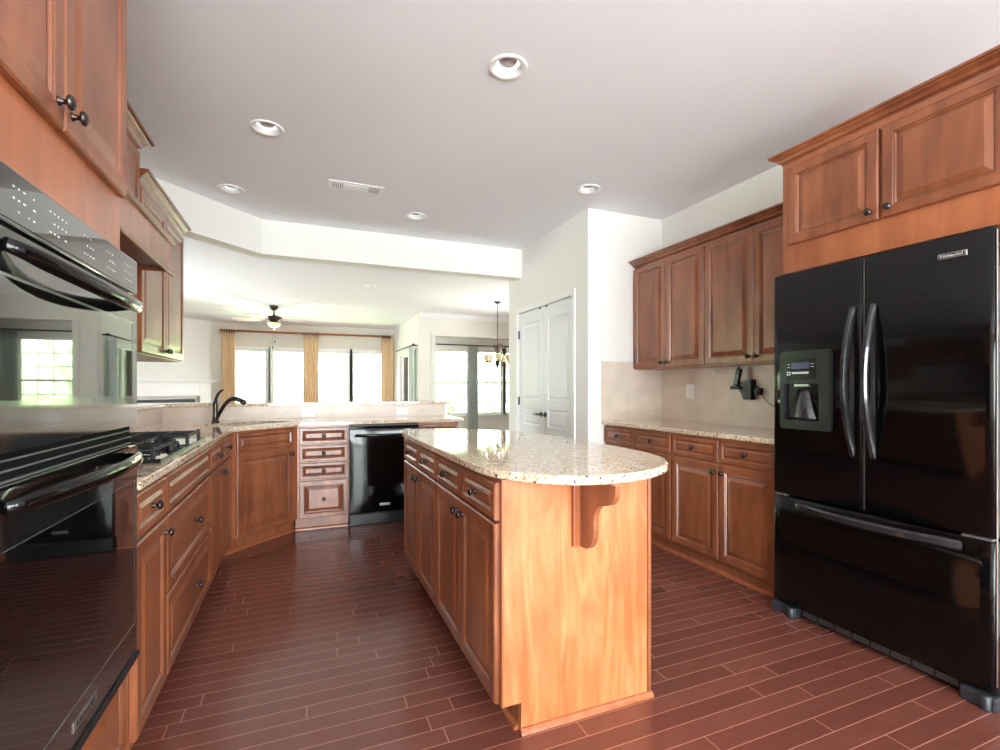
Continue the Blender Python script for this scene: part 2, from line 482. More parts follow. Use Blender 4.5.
def crown(name, label, pts, z0, z1, out, parent=None, cat='molding'):
    """crown swept along a polyline (plan points), outward normal on the right of travel"""
    prof = [(0.0, 0.0), (0.006, 0.0), (0.008, 0.18), (0.30, 0.30), (0.42, 0.52), (0.72, 0.70), (0.80, 0.80), (1.0, 0.82), (1.0, 1.0), (0.0, 1.0)]
    P = [Vector(p) for p in pts]; n = len(P); mb = MB(); rows = []
    for i in range(n):
        if i == 0: d = (P[1] - P[0]).normalized(); nn = Vector((d.y, -d.x)); k = 1
        elif i == n - 1: d = (P[-1] - P[-2]).normalized(); nn = Vector((d.y, -d.x)); k = 1
        else:
            d1 = (P[i] - P[i - 1]).normalized(); d2 = (P[i + 1] - P[i]).normalized()
            n1 = Vector((d1.y, -d1.x)); n2 = Vector((d2.y, -d2.x)); nn = (n1 + n2).normalized(); k = 1 / nn.dot(n1)
        rows.append([(P[i].x + nn.x * o * out * k, P[i].y + nn.y * o * out * k, z0 + h * (z1 - z0)) for o, h in prof])
    m_ = len(prof)
    vs = [p for r_ in rows for p in r_]
    fs = [(i * m_ + k, i * m_ + (k + 1) % m_, (i + 1) * m_ + (k + 1) % m_, (i + 1) * m_ + k) for i in range(n - 1) for k in range(m_)]
    fs += [tuple(range(m_)), tuple((n - 1) * m_ + k for k in range(m_ - 1, -1, -1))]
    mb.add(vs, fs)
    o = mb.build(name, M['wood'], parent)
    if not parent: tag(o, label, cat)
    return o

# ================================================================== ROOM SHELL
CZ = 2.755
KW_L, KW_R = -1.13, 3.07
lights_k = [(0.918, 2.156), (-0.202, 3.204), (-0.525, 4.292), (0.942, 4.336), (2.06, 3.242)]
lights_f = [(-1.62, 6.55), (0.93, 7.55), (-2.35, 9.9), (-1.55, 10.9)]
def circ(x, y, r, n=28): return [(x + r * math.cos(2 * PI * k / n), y + r * math.sin(2 * PI * k / n)) for k in range(n)]
struct('floor', MB().box(-4.3, 6.2, -3.9, 13.5, -0.05, 0.0), M['floor'])
struct('ceiling', slab([(-4.3, -3.9), (6.2, -3.9), (6.2, 13.5), (-4.3, 13.5)], [circ(x, y, 0.07) for x, y in lights_k + lights_f], CZ, CZ + 0.012), M['ceil'])

def wall_with_openings(name, axis, c0, c1, a0, a1, openings, m, z1=CZ):
    """axis 'y': wall spans x a0..a1 at y c0..c1 ; axis 'x': wall spans y"""
    mb = MB()
    def B(a, b, zl, zh):
        if b - a < 1e-4 or zh - zl < 1e-4: return
        if axis == 'y': mb.box(a, b, c0, c1, zl, zh)
        else: mb.box(c0, c1, a, b, zl, zh)
    cur = a0
    for (o0, o1, zl, zh) in sorted(openings):
        B(cur, o0, 0, z1); B(o0, o1, 0, zl); B(o0, o1, zh, z1); cur = o1
    B(cur, a1, 0, z1)
    return struct(name, mb, m)

# kitchen left wall (ends at the diagonal header), with half wall running on to the bar
wall_with_openings('wall_left', 'x', KW_L - 0.12, KW_L, -3.6, 4.15, [], M['wall'])
# right wall, with an unseen window added behind the camera for fill daylight
wall_with_openings('wall_right', 'x', KW_R, KW_R + 0.12, -3.6, 3.585, [(-3.1, -1.5, 0.6, 2.3)], M['wall'])
# pantry block
PX0, PY0, PY1 = 2.277, 3.585, 5.32
struct('wall_pantry_side', MB().box(PX0, KW_R + 0.12, PY0, PY0 + 0.11, 0, CZ), M['wall'])
D0, D1, DH = 3.845, 5.045, 2.045
mbp = MB()
mbp.box(PX0, PX0 + 0.11, PY0 + 0.11, D0, 0, CZ); mbp.box(PX0, PX0 + 0.11, D1, PY1, 0, CZ); mbp.box(PX0, PX0 + 0.11, D0, D1, DH, CZ)
struct('wall_pantry_front', mbp, M['wall'])
struct('wall_breakfast_back', MB().box(PX0 + 0.11, 5.6, PY1 - 0.11, PY1, 0, CZ), M['wall'])
struct('wall_pantry_inner', MB().box(PX0 + 0.7, PX0 + 0.78, PY0 + 0.11, PY1 - 0.11, 0, CZ), M['wall'])
# header (dropped beam) : diagonal then straight
HZ = 2.435
hd = [(-1.13, 4.15), (-0.354, 4.95), (PX0, 4.95), (PX0, 5.11), (-0.42, 5.11), (-1.25, 4.25), (-1.25, 4.15)]
struct('wall_header', slab(hd, [], HZ, CZ), M['wall'])
# unseen back wall behind the camera, its windows added to let in fill daylight
back_fill_open = [(-0.95, 1.45, 0.05, 2.45), (1.62, 2.95, 0.6, 2.45)]
wall_with_openings('wall_back', 'y', -3.6, -3.45, KW_L - 0.12, KW_R + 0.12, back_fill_open, M['wall'])
# family room
FY = 13.0
FXL, FXR = -1.98, 2.22
fam_open = [(-1.42, 0.42, 0.55, 2.12), (0.80, 2.02, 0.55, 2.12)]
def xat(u, y):
    r = (u - 500) / F_PX; s_, c_ = math.sin(YAW), math.cos(YAW)
    return y * (r * c_ + s_) / (c_ - r * s_)
fo = [(xat(a, FY) - 0.03, xat(b, FY) + 0.03, 0.55, 2.12) for a, b in ((235.0, 265.4), (273.2, 303.5), (317.0, 348.0), (354.0, 382.0))]
wall_with_openings('wall_far', 'y', FY, FY + 0.15, -2.6, FXR + 0.14, fo, M['wall_far'])
wall_with_openings('wall_family_right', 'x', FXR, FXR + 0.14, 9.88 + 0.14, FY, [(10.45, 12.0, 0.55, 1.98)], M['wall'])
# diagonal fireplace wall
fd0 = Vector((FXL, FY)); fdir = Vector((-1.0, -1.0)).normalized(); flen = 2.9
fnorm = Vector((fdir.y, -fdir.x))      # pointing away from the room
fp = [fd0, fd0 + fdir * flen, fd0 + fdir * flen + Vector((-0.1, 0.1)), fd0 + Vector((-0.1, 0.1))]
struct('wall_fireplace', MB().prism([p[:] for p in fp], 0, CZ, lambda a, b, h: (a, b, h)), M['wall'])
fe = fd0 + fdir * flen
wall_with_openings('wall_family_left', 'x', -4.15, fe.x, 3.9, fe.y, [(7.0, 8.8, 0.5, 2.1)], M['wall'])
struct('wall_family_back', MB().box(-4.15, KW_L - 0.12, 3.9, 4.0, 0, CZ), M['wall'])
# breakfast room
BY = 9.88
BX0, BX1 = 2.55, 5.15
BZ0, BZ1 = 0.0, 2.30
wall_with_openings('wall_breakfast_far', 'y', BY, BY + 0.14, FXR, 5.6, [(BX0, BX1, BZ0, BZ1)], M['wall_far'])
# the bay behind the cased opening
NY = 10.55
bay_wins = [(2.60, 3.52, 0.60, 2.06), (3.58, 4.36, 0.60, 2.06), (4.42, 5.05, 0.60, 2.06)]
wall_with_openings('wall_bay', 'y', NY, NY + 0.12, FXR + 0.14, 5.4, bay_wins, M['wall'])
struct('wall_bay_side', MB().box(5.28, 5.4, BY + 0.14, NY, 0, CZ), M['wall'])
wall_with_openings('wall_breakfast_right', 'x', 5.6, 5.74, PY1 - 0.11, BY + 0.14, [(6.9, 8.2, 0.55, 2.1)], M['wall'])

def crown_bar(mb, *a): mb.box(*a)
# cased opening trim
mb = MB(); mb.box(BX0 - 0.09, BX0, BY - 0.015, BY, 0, BZ1 + 0.09); mb.box(BX0, BX1, BY - 0.015, BY, BZ1, BZ1 + 0.09); mb.box(BX1, BX1 + 0.09, BY - 0.015, BY, 0, BZ1 + 0.09)
struct('trim_1', mb, M['wall_far'])
# crown strip in breakfast room
struct('trim_2', MB().prism([(0, 0), (-0.07, 0), (-0.02, -0.09), (0, -0.10)], FXR + 0.001, 5.59, lambda a, b, h: (h, BY + a - 0.001, CZ + b - 0.001)), M['trim'])

# windows : frame, sashes, optional muntins, glass
def window(idx, axis, c, a0, a1, z0, z1, units=2, grid=None, face=-1, depth=0.10):
    """c: inner wall face; face: direction into the room along the wall normal"""
    T = (lambda a, n, z: (a, c + n * face, z)) if axis == 'y' else (lambda a, n, z: (c + n * face, a, z))
    def bx(mb, p, q, n0, n1, zl, zh):
        A = T(p, n0, zl); B_ = T(q, n1, zh)
        mb.box(A[0], B_[0], A[1], B_[1], A[2], B_[2])
    fr = MB(); g = MB(); mu = MB()
    # casing on the room side
    cw = 0.075
    bx(fr, a0 - cw, a0, 0, 0.018, z0 - 0.02, z1 + cw); bx(fr, a1, a1 + cw, 0, 0.018, z0 - 0.02, z1 + cw)
    bx(fr, a0, a1, 0, 0.018, z1, z1 + cw)
    o = struct('window_%d' % idx, fr, M['trim'])
    jb = MB(); t = 0.035
    uw = (a1 - a0) / units
    for k in range(units):
        p, q = a0 + k * uw, a0 + (k + 1) * uw
        n0, n1 = -0.04, -0.085
        bx(jb, p, p + t, n0, n1, z0, z1); bx(jb, q - t, q, n0, n1, z0, z1)
        bx(jb, p + t, q - t, n0, n1, z0, z0 + t); bx(jb, p + t, q - t, n0, n1, z1 - t, z1)
        bx(g, p + t, q - t, -0.064, -0.068, z0 + t, z1 - t)
        if grid:
            nx, nz = grid
            zm = (z0 + z1) / 2
            bx(jb, p + t, q - t, -0.05, -0.08, zm - 0.018, zm + 0.018)
            for i in range(1, nx):
                xx = p + t + (q - p - 2 * t) * i / nx
                bx(mu, xx - 0.007, xx + 0.007, -0.058, -0.063, z0 + t, z1 - t)
            for (za, zb) in ((z0 + t, zm - 0.018), (zm + 0.018, z1 - t)):
                for i in range(1, nz):
                    zz = za + (zb - za) * i / nz
                    bx(mu, p + t, q - t, -0.058, -0.063, zz - 0.007, zz + 0.007)
    jb.build('sash', M['trim'], o)
    g.build('pane', M['glass'], o)
    if grid: mu.build('muntins', M['trim'], o)
    si = MB(); bx(si, a0 - cw, a1 + cw, -0.0, 0.05, z0 - 0.045, z0 - 0.02); si.build('window_sill', M['trim'], o)
    return o
window(1, 'y', FY, *fo[0], 1)
window(2, 'y', FY, *fo[1], 1)
window(12, 'y', FY, *fo[2], 1)
window(13, 'y', FY, *fo[3], 1)
window(3, 'x', FXR, 10.45, 12.0, 0.55, 1.98, 2)
for i, b in enumerate(bay_wins): window(4 + i, 'y', NY, *b, 1, grid=(4, 3))
window(7, 'x', 5.6, 6.9, 8.2, 0.55, 2.1, 2, grid=(3, 3))
window(8, 'x', fe.x, 7.0, 8.8, 0.5, 2.1, 2, face=1)
window(9, 'y', -3.45, *back_fill_open[0], 3, face=1)  # unseen back windows, this and the next, added for fill daylight
window(10, 'y', -3.45, *back_fill_open[1], 1, face=1)
window(11, 'x', KW_R, -3.1, -1.5, 0.6, 2.3, 2)  # unseen side window, added to throw daylight onto the left cabinet fronts

# baseboards in far rooms
struct('baseboard_far', MB().box(FXL, FXR - 0.001, FY - 0.015, FY - 0.001, 0, 0.11), M['trim'])
struct('baseboard_pantry', MB().box(PX0 - 0.014, PX0 - 0.001, 5.16, PY1, 0, 0.11), M['trim'])

# ------------------------------------------------------------------ pantry double doors
def pantry_leaf(idx, y0, y1, hinge_side, lab):
    w_ = y1 - y0; h_ = DH - 0.018; t = 0.036
    # local x = width along -y direction, front faces -x world : rotz -90
    mb = MB()
    stile, rails = 0.095, [(0.0, 0.19), (0.69, 0.79), (0.97, 1.065), (h_ - 0.13, h_)]
    pan = [(0.19, 0.69), (0.79, 0.97), (1.065, h_ - 0.13)]
    mb.box(0, stile, -0, t, 0, h_); mb.box(w_ - stile, w_, 0, t, 0, h_)
    for a, b in rails: mb.box(stile, w_ - stile, 0, t, a, b)
    for a, b in pan:
        rings = [(0, 0), (0.008, 0.012), (0.016, 0.013), (0.040, 0.003)]
        vs = []
        for ins, y in rings:
            vs += [(stile + ins, y, a + ins), (w_ - stile - ins, y, a + ins), (w_ - stile - ins, y, b - ins), (stile + ins, y, b - ins)]
        for i in range(3):
            mb.add(vs, [(i * 4 + k, i * 4 + (k + 1) % 4, i * 4 + 4 + (k + 1) % 4, i * 4 + 4 + k) for k in range(4)])
        mb.add(vs, [(12, 13, 14, 15)])
        mb.box(stile, w_ - stile, 0.020, t, a, b)
    o = mb.build('door_%d' % idx, M['door'], None, (PX0 + 0.012, y1, 0.012), (0, 0, -PI / 2))
    o['kind'] = 'structure'
    hx = w_ - 0.045 if hinge_side == 'far' else 0.045
    hd_ = MB()
    hd_.lathe([(0.026, 0), (0.026, -0.008), (0.012, -0.010), (0.010, -0.045), (0.014, -0.05), (0.002, -0.056)], (hx, 0, 0.915), 'y', 18)
    dirx = -1 if hinge_side == 'far' else 1
    hd_.tube([(hx, -0.043, 0.915), (hx + dirx * 0.03, -0.047, 0.917), (hx + dirx * 0.065, -0.047, 0.912), (hx + dirx * 0.105, -0.045, 0.918)], [0.010, 0.009, 0.008, 0.006], 10)
    hd_.build('door_handle', M['bronze'], o)
    xk = w_ - 0.09 if hinge_side == 'far' else 0.05
    MB().box(xk, xk + 0.04, -0.006, -0.0005, h_ - 0.014, h_ - 0.001).build('door_catch', M['bronze'], o)
    xh = -0.001 if hinge_side == 'far' else w_ + 0.001
    for z in (0.24, 1.04, 1.79):
        h = MB(); h.lathe([(0.007, z - 0.045), (0.008, z - 0.044), (0.008, z + 0.044), (0.004, z + 0.052)], (xh, -0.008, 0), 'z', 10)
        h.box(xh - 0.012, xh + 0.012, -0.003, -0.0005, z - 0.04, z + 0.04)
        h.build('hinge', M['bronze'], o)
    return o
ym = (D0 + D1) / 2
pantry_leaf(1, ym + 0.002, D1 - 0.004, 'far', '')
pantry_leaf(2, D0 + 0.004, ym - 0.002, 'near', '')
mb = MB(); cw = 0.055
for a, b, za, zb in ((D0 - cw, D0, 0, DH + cw), (D1, D1 + cw, 0, DH + cw), (D0, D1, DH, DH + cw)):
    mb.box(PX0 - 0.014, PX0, a, b, za, zb, 0, 0.004)
struct('trim_3', mb, M['trim'])

# ================================================================== LEFT RUN
XL = -0.497                                   # face frame plane
def lpos(y): return (XL, y, 0)
r90 = PI / 2
dz0, dz1, drz0, drz1 = 0.108, 0.715, 0.728, 0.868
c = base_cabinet('narrow stained base cabinet beside the oven tower, one drawer over one door', lpos(1.792), r90, 0.373,
    [('drawer', 0.012, 0.366, drz0, drz1, (0.180, 0.80)), ('door', 0.012, 0.366, dz0, dz1, (0.332, 0.665))], d=0.63)
c = base_cabinet('wide base cabinet under the gas cooktop with two deep drawers', lpos(2.167), r90, 0.928,
    [('false', 0.008, 0.920, drz0, drz1), ('drawer', 0.008, 0.920, 0.425, 0.715, (0.52, 0.57)), ('drawer', 0.008, 0.920, 0.108, 0.412, (0.52, 0.26))], d=0.63, hollow=True)
c = base_cabinet('stained base cabinet with two narrow doors between cooktop cabinet and corner sink cabinet', lpos(3.097), r90, 0.833,
    [('drawer', 0.008, 0.410, drz0, drz1, (0.209, 0.80)), ('drawer', 0.416, 0.815, drz0, drz1, (0.62, 0.80)),
     ('door', 0.008, 0.410, dz0, dz1, (0.378, 0.665)), ('door', 0.416, 0.815, dz0, dz1, (0.448, 0.665))], d=0.63)
# diagonal sink cabinet: local frame at (-0.497,3.932) to (-0.05,4.379)
sk = base_cabinet('diagonal corner sink cabinet with one large door, under the faucet', (-0.4955, 3.9335, 0), PI / 4, 0.63,
    [('false', 0.055, 0.575, drz0, drz1), ('door', 0.055, 0.575, dz0, dz1, (0.545, 0.665))], d=0.012, toe_in=0.045, tx=(-0.010, 0.638))
# ================================================================== PENINSULA
YP = 4.379
base_cabinet('bank of four stacked drawers between the diagonal sink cabinet and the black dishwasher', (-0.048, YP, 0), 0, 0.411,
    [('drawer', 0.014, 0.402, 0.728, 0.866, (0.208, 0.797)), ('drawer', 0.014, 0.402, 0.580, 0.718, (0.208, 0.649)),
     ('drawer', 0.014, 0.402, 0.432, 0.570, (0.208, 0.501)), ('drawer', 0.014, 0.402, 0.108, 0.420, (0.208, 0.264))], d=0.56, toe_in=0.04, tx=(-0.014, 0.411))
base_cabinet('narrow end base cabinet right of the dishwasher, mostly hidden behind the island', (0.978, YP, 0), 0, 0.377,
    [('drawer', 0.012, 0.366, drz0, drz1, (0.19, 0.80)), ('door', 0.012, 0.366, dz0, dz1, (0.05, 0.665))], d=0.56)

# dishwasher
dw = empty('dishwasher', 'black dishwasher with a bar handle, built into the peninsula beside the drawer bank', 'dishwasher', (0.365, YP, 0))
mb = MB(); mb.box(0.004, 0.606, 0.004, 0.55, 0.10, 0.875); mb.build('tub', M['black'], dw)
# door skin, gently crowned
mb = MB(); nz = 14; nx = 12; vs = []; wd = 0.600; z0, z1 = 0.112, 0.838
for j in range(nz + 1):
    for i in range(nx + 1):
        u, v = i / nx, j / nz
        vs.append((0.005 + wd * u, -0.038 - 0.012 * (1 - (2 * u - 1) ** 6) * (1 - (2 * v - 1) ** 8), z0 + (z1 - z0) * v))
fs = [(j * (nx + 1) + i, j * (nx + 1) + i + 1, (j + 1) * (nx + 1) + i + 1, (j + 1) * (nx + 1) + i) for j in range(nz) for i in range(nx)]
mb.add(vs, fs, 0, True); mb.box(0.005, 0.605, -0.0379, 0.002, z0, z1)
dd = mb.build('door', M['blackgloss'], dw)
MB().box(0.005, 0.605, -0.030, 0.002, 0.842, 0.868, 0, 0.004).build('control_strip', M['blackgloss'], dw)
mb = MB(); hy = -0.085
mb.tube([(0.055, -0.045, 0.785), (0.060, -0.075, 0.79), (0.085, hy, 0.79), (0.3, hy - 0.008, 0.79), (0.525, hy, 0.79), (0.55, -0.075, 0.79), (0.555, -0.045, 0.785)], 0.013, 12)
mb.build('handle', M['blackgloss'], dd)
MB().box(0.255, 0.345, -0.0525, -0.049, 0.168, 0.190, 0, 0.002).build('badge', M['chrome'], dd)
MB().box(0.004, 0.606, -0.020, 0.0, 0.004, 0.10, 0, 0.003).build('kick_plate', M['black'], dw)

# ------------------------------------------------------------------ half wall carrying the bar, tile riser
mbw = slab([(-1.25, 4.15), (-1.13, 4.15), (-1.13, 4.95), (1.385, 4.95), (1.385, 5.10), (-1.25, 5.10)], [], 0, 1.032)
struct('wall_bar', mbw, M['wall'])
rs = MB(); rs.box(-1.122, 1.385, 4.941, 4.95, 0.915, 1.032); rs.box(-1.13, -1.122, 4.16, 4.95, 0.915, 1.032)
struct('trim_4', rs, M['tile'])
lb = [(-1.36, 4.155), (-1.095, 4.155), (-1.095, 4.915), (1.42, 4.915), (1.42, 5.24), (-1.36, 5.24)]
tag(slab(lb, [], 1.033, 1.065, 0.005).build('bar_ledge', M['granite']), 'raised granite bar ledge running along the tiled half wall behind the sink', 'countertop')

# countertop of left run + peninsula, with holes for the sink and cooktop
sc_ = Vector((-0.265, 4.16)); inw = Vector((-0.7071, 0.7071)); alg = Vector((0.7071, 0.7071))
def sp(a, b): p = sc_ + alg * a + inw * b; return (p.x, p.y)
def rrect(x0, x1, y0, y1, r, n=6):
    pts = []
    for cx, cy, a0 in ((x1 - r, y0 + r, -PI / 2), (x1 - r, y1 - r, 0), (x0 + r, y1 - r, PI / 2), (x0 + r, y0 + r, PI)):
        for k in range(n + 1):
            a = a0 + PI / 2 * k / n; pts.append((cx + r * math.cos(a), cy + r * math.sin(a)))
    return pts
sink_hole = [sp(a, b) for a, b in rrect(-0.36, 0.36, 0.10, 0.46, 0.07)]
CKX0, CKX1, CKY0, CKY1 = -1.035, -0.505, 2.19, 3.095
ck_hole = [(CKX0 + 0.03, CKY0 + 0.03), (CKX1 - 0.03, CKY0 + 0.03), (CKX1 - 0.03, CKY1 - 0.03), (CKX0 + 0.03, CKY1 - 0.03)]
out = [(-1.129, 1.792), (-0.462, 1.792), (-0.462, 3.905), (-0.030, 4.335), (1.395, 4.335), (1.395, 4.940), (-1.121, 4.940), (-1.121, 4.16), (-1.129, 4.16)]
tag(slab(out, [sink_hole, ck_hole], 0.8855, 0.9155, 0.004).build('countertop', M['granite']), 'speckled granite countertop of the left run and peninsula, holding cooktop and sink', 'countertop')
# backsplash on left wall
struct('trim_5', MB().box(KW_L, KW_L + 0.0085, 1.795, 4.14, 0.9165, 1.375), M['tile'])

# sink basin
sk2 = empty('sink', 'undermount steel sink in the diagonal corner of the countertop', 'sink', (sc_.x, sc_.y, 0.885), PI / 4)
mb = MB(); o1 = rrect(-0.365, 0.365, 0.095, 0.465, 0.07); i1 = rrect(-0.35, 0.35, 0.11, 0.45, 0.06)
n = len(o1); vs = [(a, b, 0.0) for a, b in o1] + [(a, b, -0.17) for a, b in i1] + [(a, b, -0.172) for a, b in o1] + [(a * 1.03, b, 0.0) for a, b in o1]
mb.add(vs, [(i, (i + 1) % n, n + (i + 1) % n, n + i) for i in range(n)], 0, True)
mb.add(vs, [tuple(n + i for i in range(n))])
mb.build('basin', M['steel'], sk2)
mb = MB(); mb.lathe([(0.045, -0.169), (0.045, -0.166), (0.03, -0.167), (0.01, -0.168)], (0, 0.28, 0), 'z', 20); mb.build('drain', M['chrome'], sk2)

# faucet
fa = empty('faucet', 'dark bronze pull-out faucet with lever handle behind the corner sink', 'faucet', (-0.672, 4.575, 0.916), 0)
mb = MB(); mb.lathe([(0.030, 0), (0.030, 0.006), (0.024, 0.014), (0.021, 0.05), (0.020, 0.12), (0.022, 0.135), (0.021, 0.16), (0.014, 0.178), (0.004, 0.184)], seg=24)
mb.build('body', M['bronze'], fa)
sx_, sy_ = 0.80, -0.60
def fpnt(d, z): return (sx_ * d, sy_ * d, z)
mb = MB(); mb.tube([fpnt(0.01, 0.03), fpnt(0.045, 0.085), fpnt(0.085, 0.14), fpnt(0.125, 0.178), fpnt(0.165, 0.196), fpnt(0.205, 0.197), fpnt(0.245, 0.185)],
    [0.014, 0.0145, 0.015, 0.016, 0.018, 0.019, 0.019], 14)
so = mb.build('spout', M['bronze'], fa)
mb = MB(); mb.tube([fpnt(0.247, 0.1845), fpnt(0.275, 0.172), fpnt(0.290, 0.160)], [0.019, 0.021, 0.019], 14); mb.build('spray_head', M['bronze'], so)
mb = MB(); mb.tube([(0, 0, 0.165), (0.004, -0.002, 0.20), (0.020, -0.010, 0.235), (0.045, -0.02, 0.262), (0.062, -0.03, 0.268)], [0.015, 0.013, 0.011, 0.009, 0.006], 12)
mb.build('lever', M['bronze'], fa)
# soap pump / sprayer cap next to it is not present in the photo

# ------------------------------------------------------------------ cooktop
ck = empty('cooktop', 'black gas cooktop with cast iron grates in the left countertop', 'cooktop', ((CKX0 + CKX1) / 2, (CKY0 + CKY1) / 2, 0.916))
hw, hl = (CKX1 - CKX0) / 2, (CKY1 - CKY0) / 2
MB().box(-hw, hw, -hl, hl, 0.0, 0.009, 0, 0.004).build('glass_plate', M['glassblack'], ck)
mb = MB(); mb.box(-hw - 0.002, -hw + 0.004, -hl - 0.002, hl + 0.002, -0.0, 0.0105); mb.box(hw - 0.004, hw + 0.002, -hl - 0.002, hl + 0.002, 0, 0.0105)
mb.box(-hw, hw, -hl - 0.002, -hl + 0.004, 0, 0.0105); mb.box(-hw, hw, hl - 0.004, hl + 0.002, 0, 0.0105); mb.build('edge_trim', M['black'], ck)
burn = [(-0.125, -0.31, 0.036), (0.11, -0.31, 0.045), (-0.06, 0.0, 0.055), (-0.125, 0.31, 0.045), (0.11, 0.31, 0.036)]
for bx_, by_, br_ in burn:
    mb = MB(); mb.lathe([(br_ + 0.012, 0.009), (br_ + 0.010, 0.020), (br_, 0.022), (br_, 0.030), (br_ - 0.006, 0.034), (0.002, 0.035)], (bx_, by_, 0), 'z', 24)
    mb.build('burner', M['blackmatte'], ck)
def grate(y0, y1, x1=0.245):
    mb = MB(); x0 = -0.235; zt0, zt1 = 0.040, 0.052; b = 0.012
    for yy in (y0, y1 - b): mb.box(x0, x1, yy, yy + b, zt0, zt1, 0, 0.003)
    for xx in (x0, x1 - b): mb.box(xx, xx + b, y0 + b, y1 - b, zt0, zt1, 0, 0.003)
    ym_ = (y0 + y1) / 2; xm = (x0 + x1) / 2
    mb.box(x0 + b, x1 - b, ym_ - b / 2, ym_ + b / 2, zt0, zt1 + 0.004, 0, 0.003)
    for xx in (x0 + 0.11, xm, x1 - 0.11): mb.box(xx - b / 2, xx + b / 2, y0 + b, y1 - b, zt0, zt1 + 0.004, 0, 0.003)
    for xx in (x0, x1 - 0.016):
        for yy in (y0, y1 - 0.016): mb.box(xx, xx + 0.016, yy, yy + 0.016, 0.0095, zt0 + 0.02, 0, 0.003)
    mb.build('grate', M['blackmatte'], ck)
grate(-0.440, -0.150); grate(-0.145, 0.145, 0.130); grate(0.150, 0.440)
# raised side handles of the front grates
for kx, ky in ((0.165, -0.10), (0.165, 0.0), (0.165, 0.10), (0.215, -0.05), (0.215, 0.05)):
    mb = MB(); mb.lathe([(0.018, 0.009), (0.018, 0.016), (0.014, 0.030), (0.012, 0.034), (0.002, 0.035)], (kx - 0.005, ky, 0), 'z', 18); mb.build('knob', M['black'], ck)

# ------------------------------------------------------------------ oven tower
XT = -0.515
TY0, TY1 = 0.951, 1.789
tw = TY1 - TY0
tc_ = empty('oven_cabinet', 'tall stained cabinet housing the black double wall oven', 'cabinet', (XT, TY0, 0), r90)
mb = MB(); t = 0.02; dT = 0.614
OZ0, OZ1 = 0.395, 1.585
mb.box(0, t, 0, dT, 0.10, 2.50); mb.box(tw - t, tw, 0, dT, 0.10, 2.50); mb.box(t, tw - t, dT - 0.012, dT, 0.1, 2.5)
mb.box(t, tw - t, 0, dT - 0.012, 0.10, OZ0 - 0.01); mb.box(t, tw - t, 0, dT - 0.012, OZ1 - 0.01, 2.50)
mb.box(t, 0.055, 0, 0.02, OZ0 - 0.01, OZ1 - 0.01); mb.box(tw - 0.055, tw - t, 0, 0.02, OZ0 - 0.01, OZ1 - 0.01)
mb.build('carcass', M['wood_plain'], tc_)
MB().box(0, tw, 0.05, 0.065, 0, 0.10).build('toe_kick', M['wood'], tc_)
add_front(tc_, 'door', 0.006, 0.417, 1.775, 2.485, (0.385, 1.825))
add_front(tc_, 'door', 0.421, tw - 0.006, 1.775, 2.485, (0.453, 1.825))
add_front(tc_, 'drawer', 0.006, tw - 0.006, 0.108, 0.372)
crown('crown_molding', '', [(-0.001, dT), (-0.001, -0.001), (tw + 0.001, -0.001), (tw + 0.001, dT)], 2.50, 2.575, 0.06, parent=tc_)

# double oven, local frame like the cabinet: x along +y world, -y local = into the room
ov = empty('double_oven', 'black built-in double wall oven with bowed handles, left foreground', 'oven', (XT, 1.011, 0), r90)
ow = 0.752
mb = MB(); mb.box(0.03, ow - 0.0 - 0.03, 0.03, 0.50, OZ0 + 0.01, OZ1 - 0.02); mb.build('oven_body', M['black'], ov)
mb = MB(); mb.box(0, ow, -0.030, -0.0015, OZ0, OZ1, 0, 0.006); mb.build('front_frame', M['ovenface'], ov)
# control panel
cp = MB().box(0.004, ow - 0.004, -0.052, -0.0305, 1.478, 1.578, 0, 0.004).build('control_panel', M['ovenface'], ov)
MB().box(0.03, ow - 0.03, -0.0535, -0.0522, 1.487, 1.566).build('control_glass', M['glassblack'], cp)
random.seed(3)
for gx, cols in ((0.07, 5), (0.20, 5), (0.36, 4), (0.50, 4), (0.63, 4)):
    mb = MB()
    for c_i in range(cols):
        for rz in (1.507, 1.527, 1.547):
            if random.random() < 0.25: continue
            wdt = random.choice((0.004, 0.006, 0.008))
            x = gx + c_i * 0.017
            mb.box(x, x + wdt, -0.0541, -0.0536, rz - 0.0014, rz + 0.0014)
    mb.build('printed_marks', M['print'], cp)

def oven_door(z0, z1, nm):
    root_door = MB()
    # slightly bowed front skin
    nx, nz = 20, 10; vs = []
    for j in range(nz + 1):
        for i in range(nx + 1):
            u, v = i / nx, j / nz
            vs.append((0.002 + (ow - 0.004) * u, -0.050 - 0.0003, z0 + (z1 - z0) * v))
    fs = [(j * (nx + 1) + i, j * (nx + 1) + i + 1, (j + 1) * (nx + 1) + i + 1, (j + 1) * (nx + 1) + i) for j in range(nz) for i in range(nx)]
    root_door.add(vs, fs, 0, False)
    root_door.box(0.002, ow - 0.002, -0.0499, -0.0305, z0, z1)
    d = root_door.build(nm, M['ovenface'], ov)
    return d
def bowed_plate(x0, x1, z0, z1, y_off, th, m, name, parent):
    mb = MB(); nx = 20; vs = []
    for z in (z0, z1):
        for yo in (0, th):
            for i in range(nx + 1):
                x = x0 + (x1 - x0) * i / nx; u = (x - 0.002) / (ow - 0.004)
                vs.append((x, -0.0503 - y_off - yo, z))
    n1 = nx + 1; fs = []
    for i in range(nx):
        fs += [(n1 + i, n1 + i + 1, 3 * n1 + i + 1, 3 * n1 + i), (i, 2 * n1 + i, 2 * n1 + i + 1, i + 1), (i, i + 1, n1 + i + 1, n1 + i), (2 * n1 + i, 3 * n1 + i, 3 * n1 + i + 1, 2 * n1 + i + 1)]
    fs += [(0, n1, 3 * n1, 2 * n1), (nx, 2 * n1 + nx, 3 * n1 + nx, n1 + nx)]
    mb.add(vs, fs, 0, False)
    return mb.build(name, m, parent)
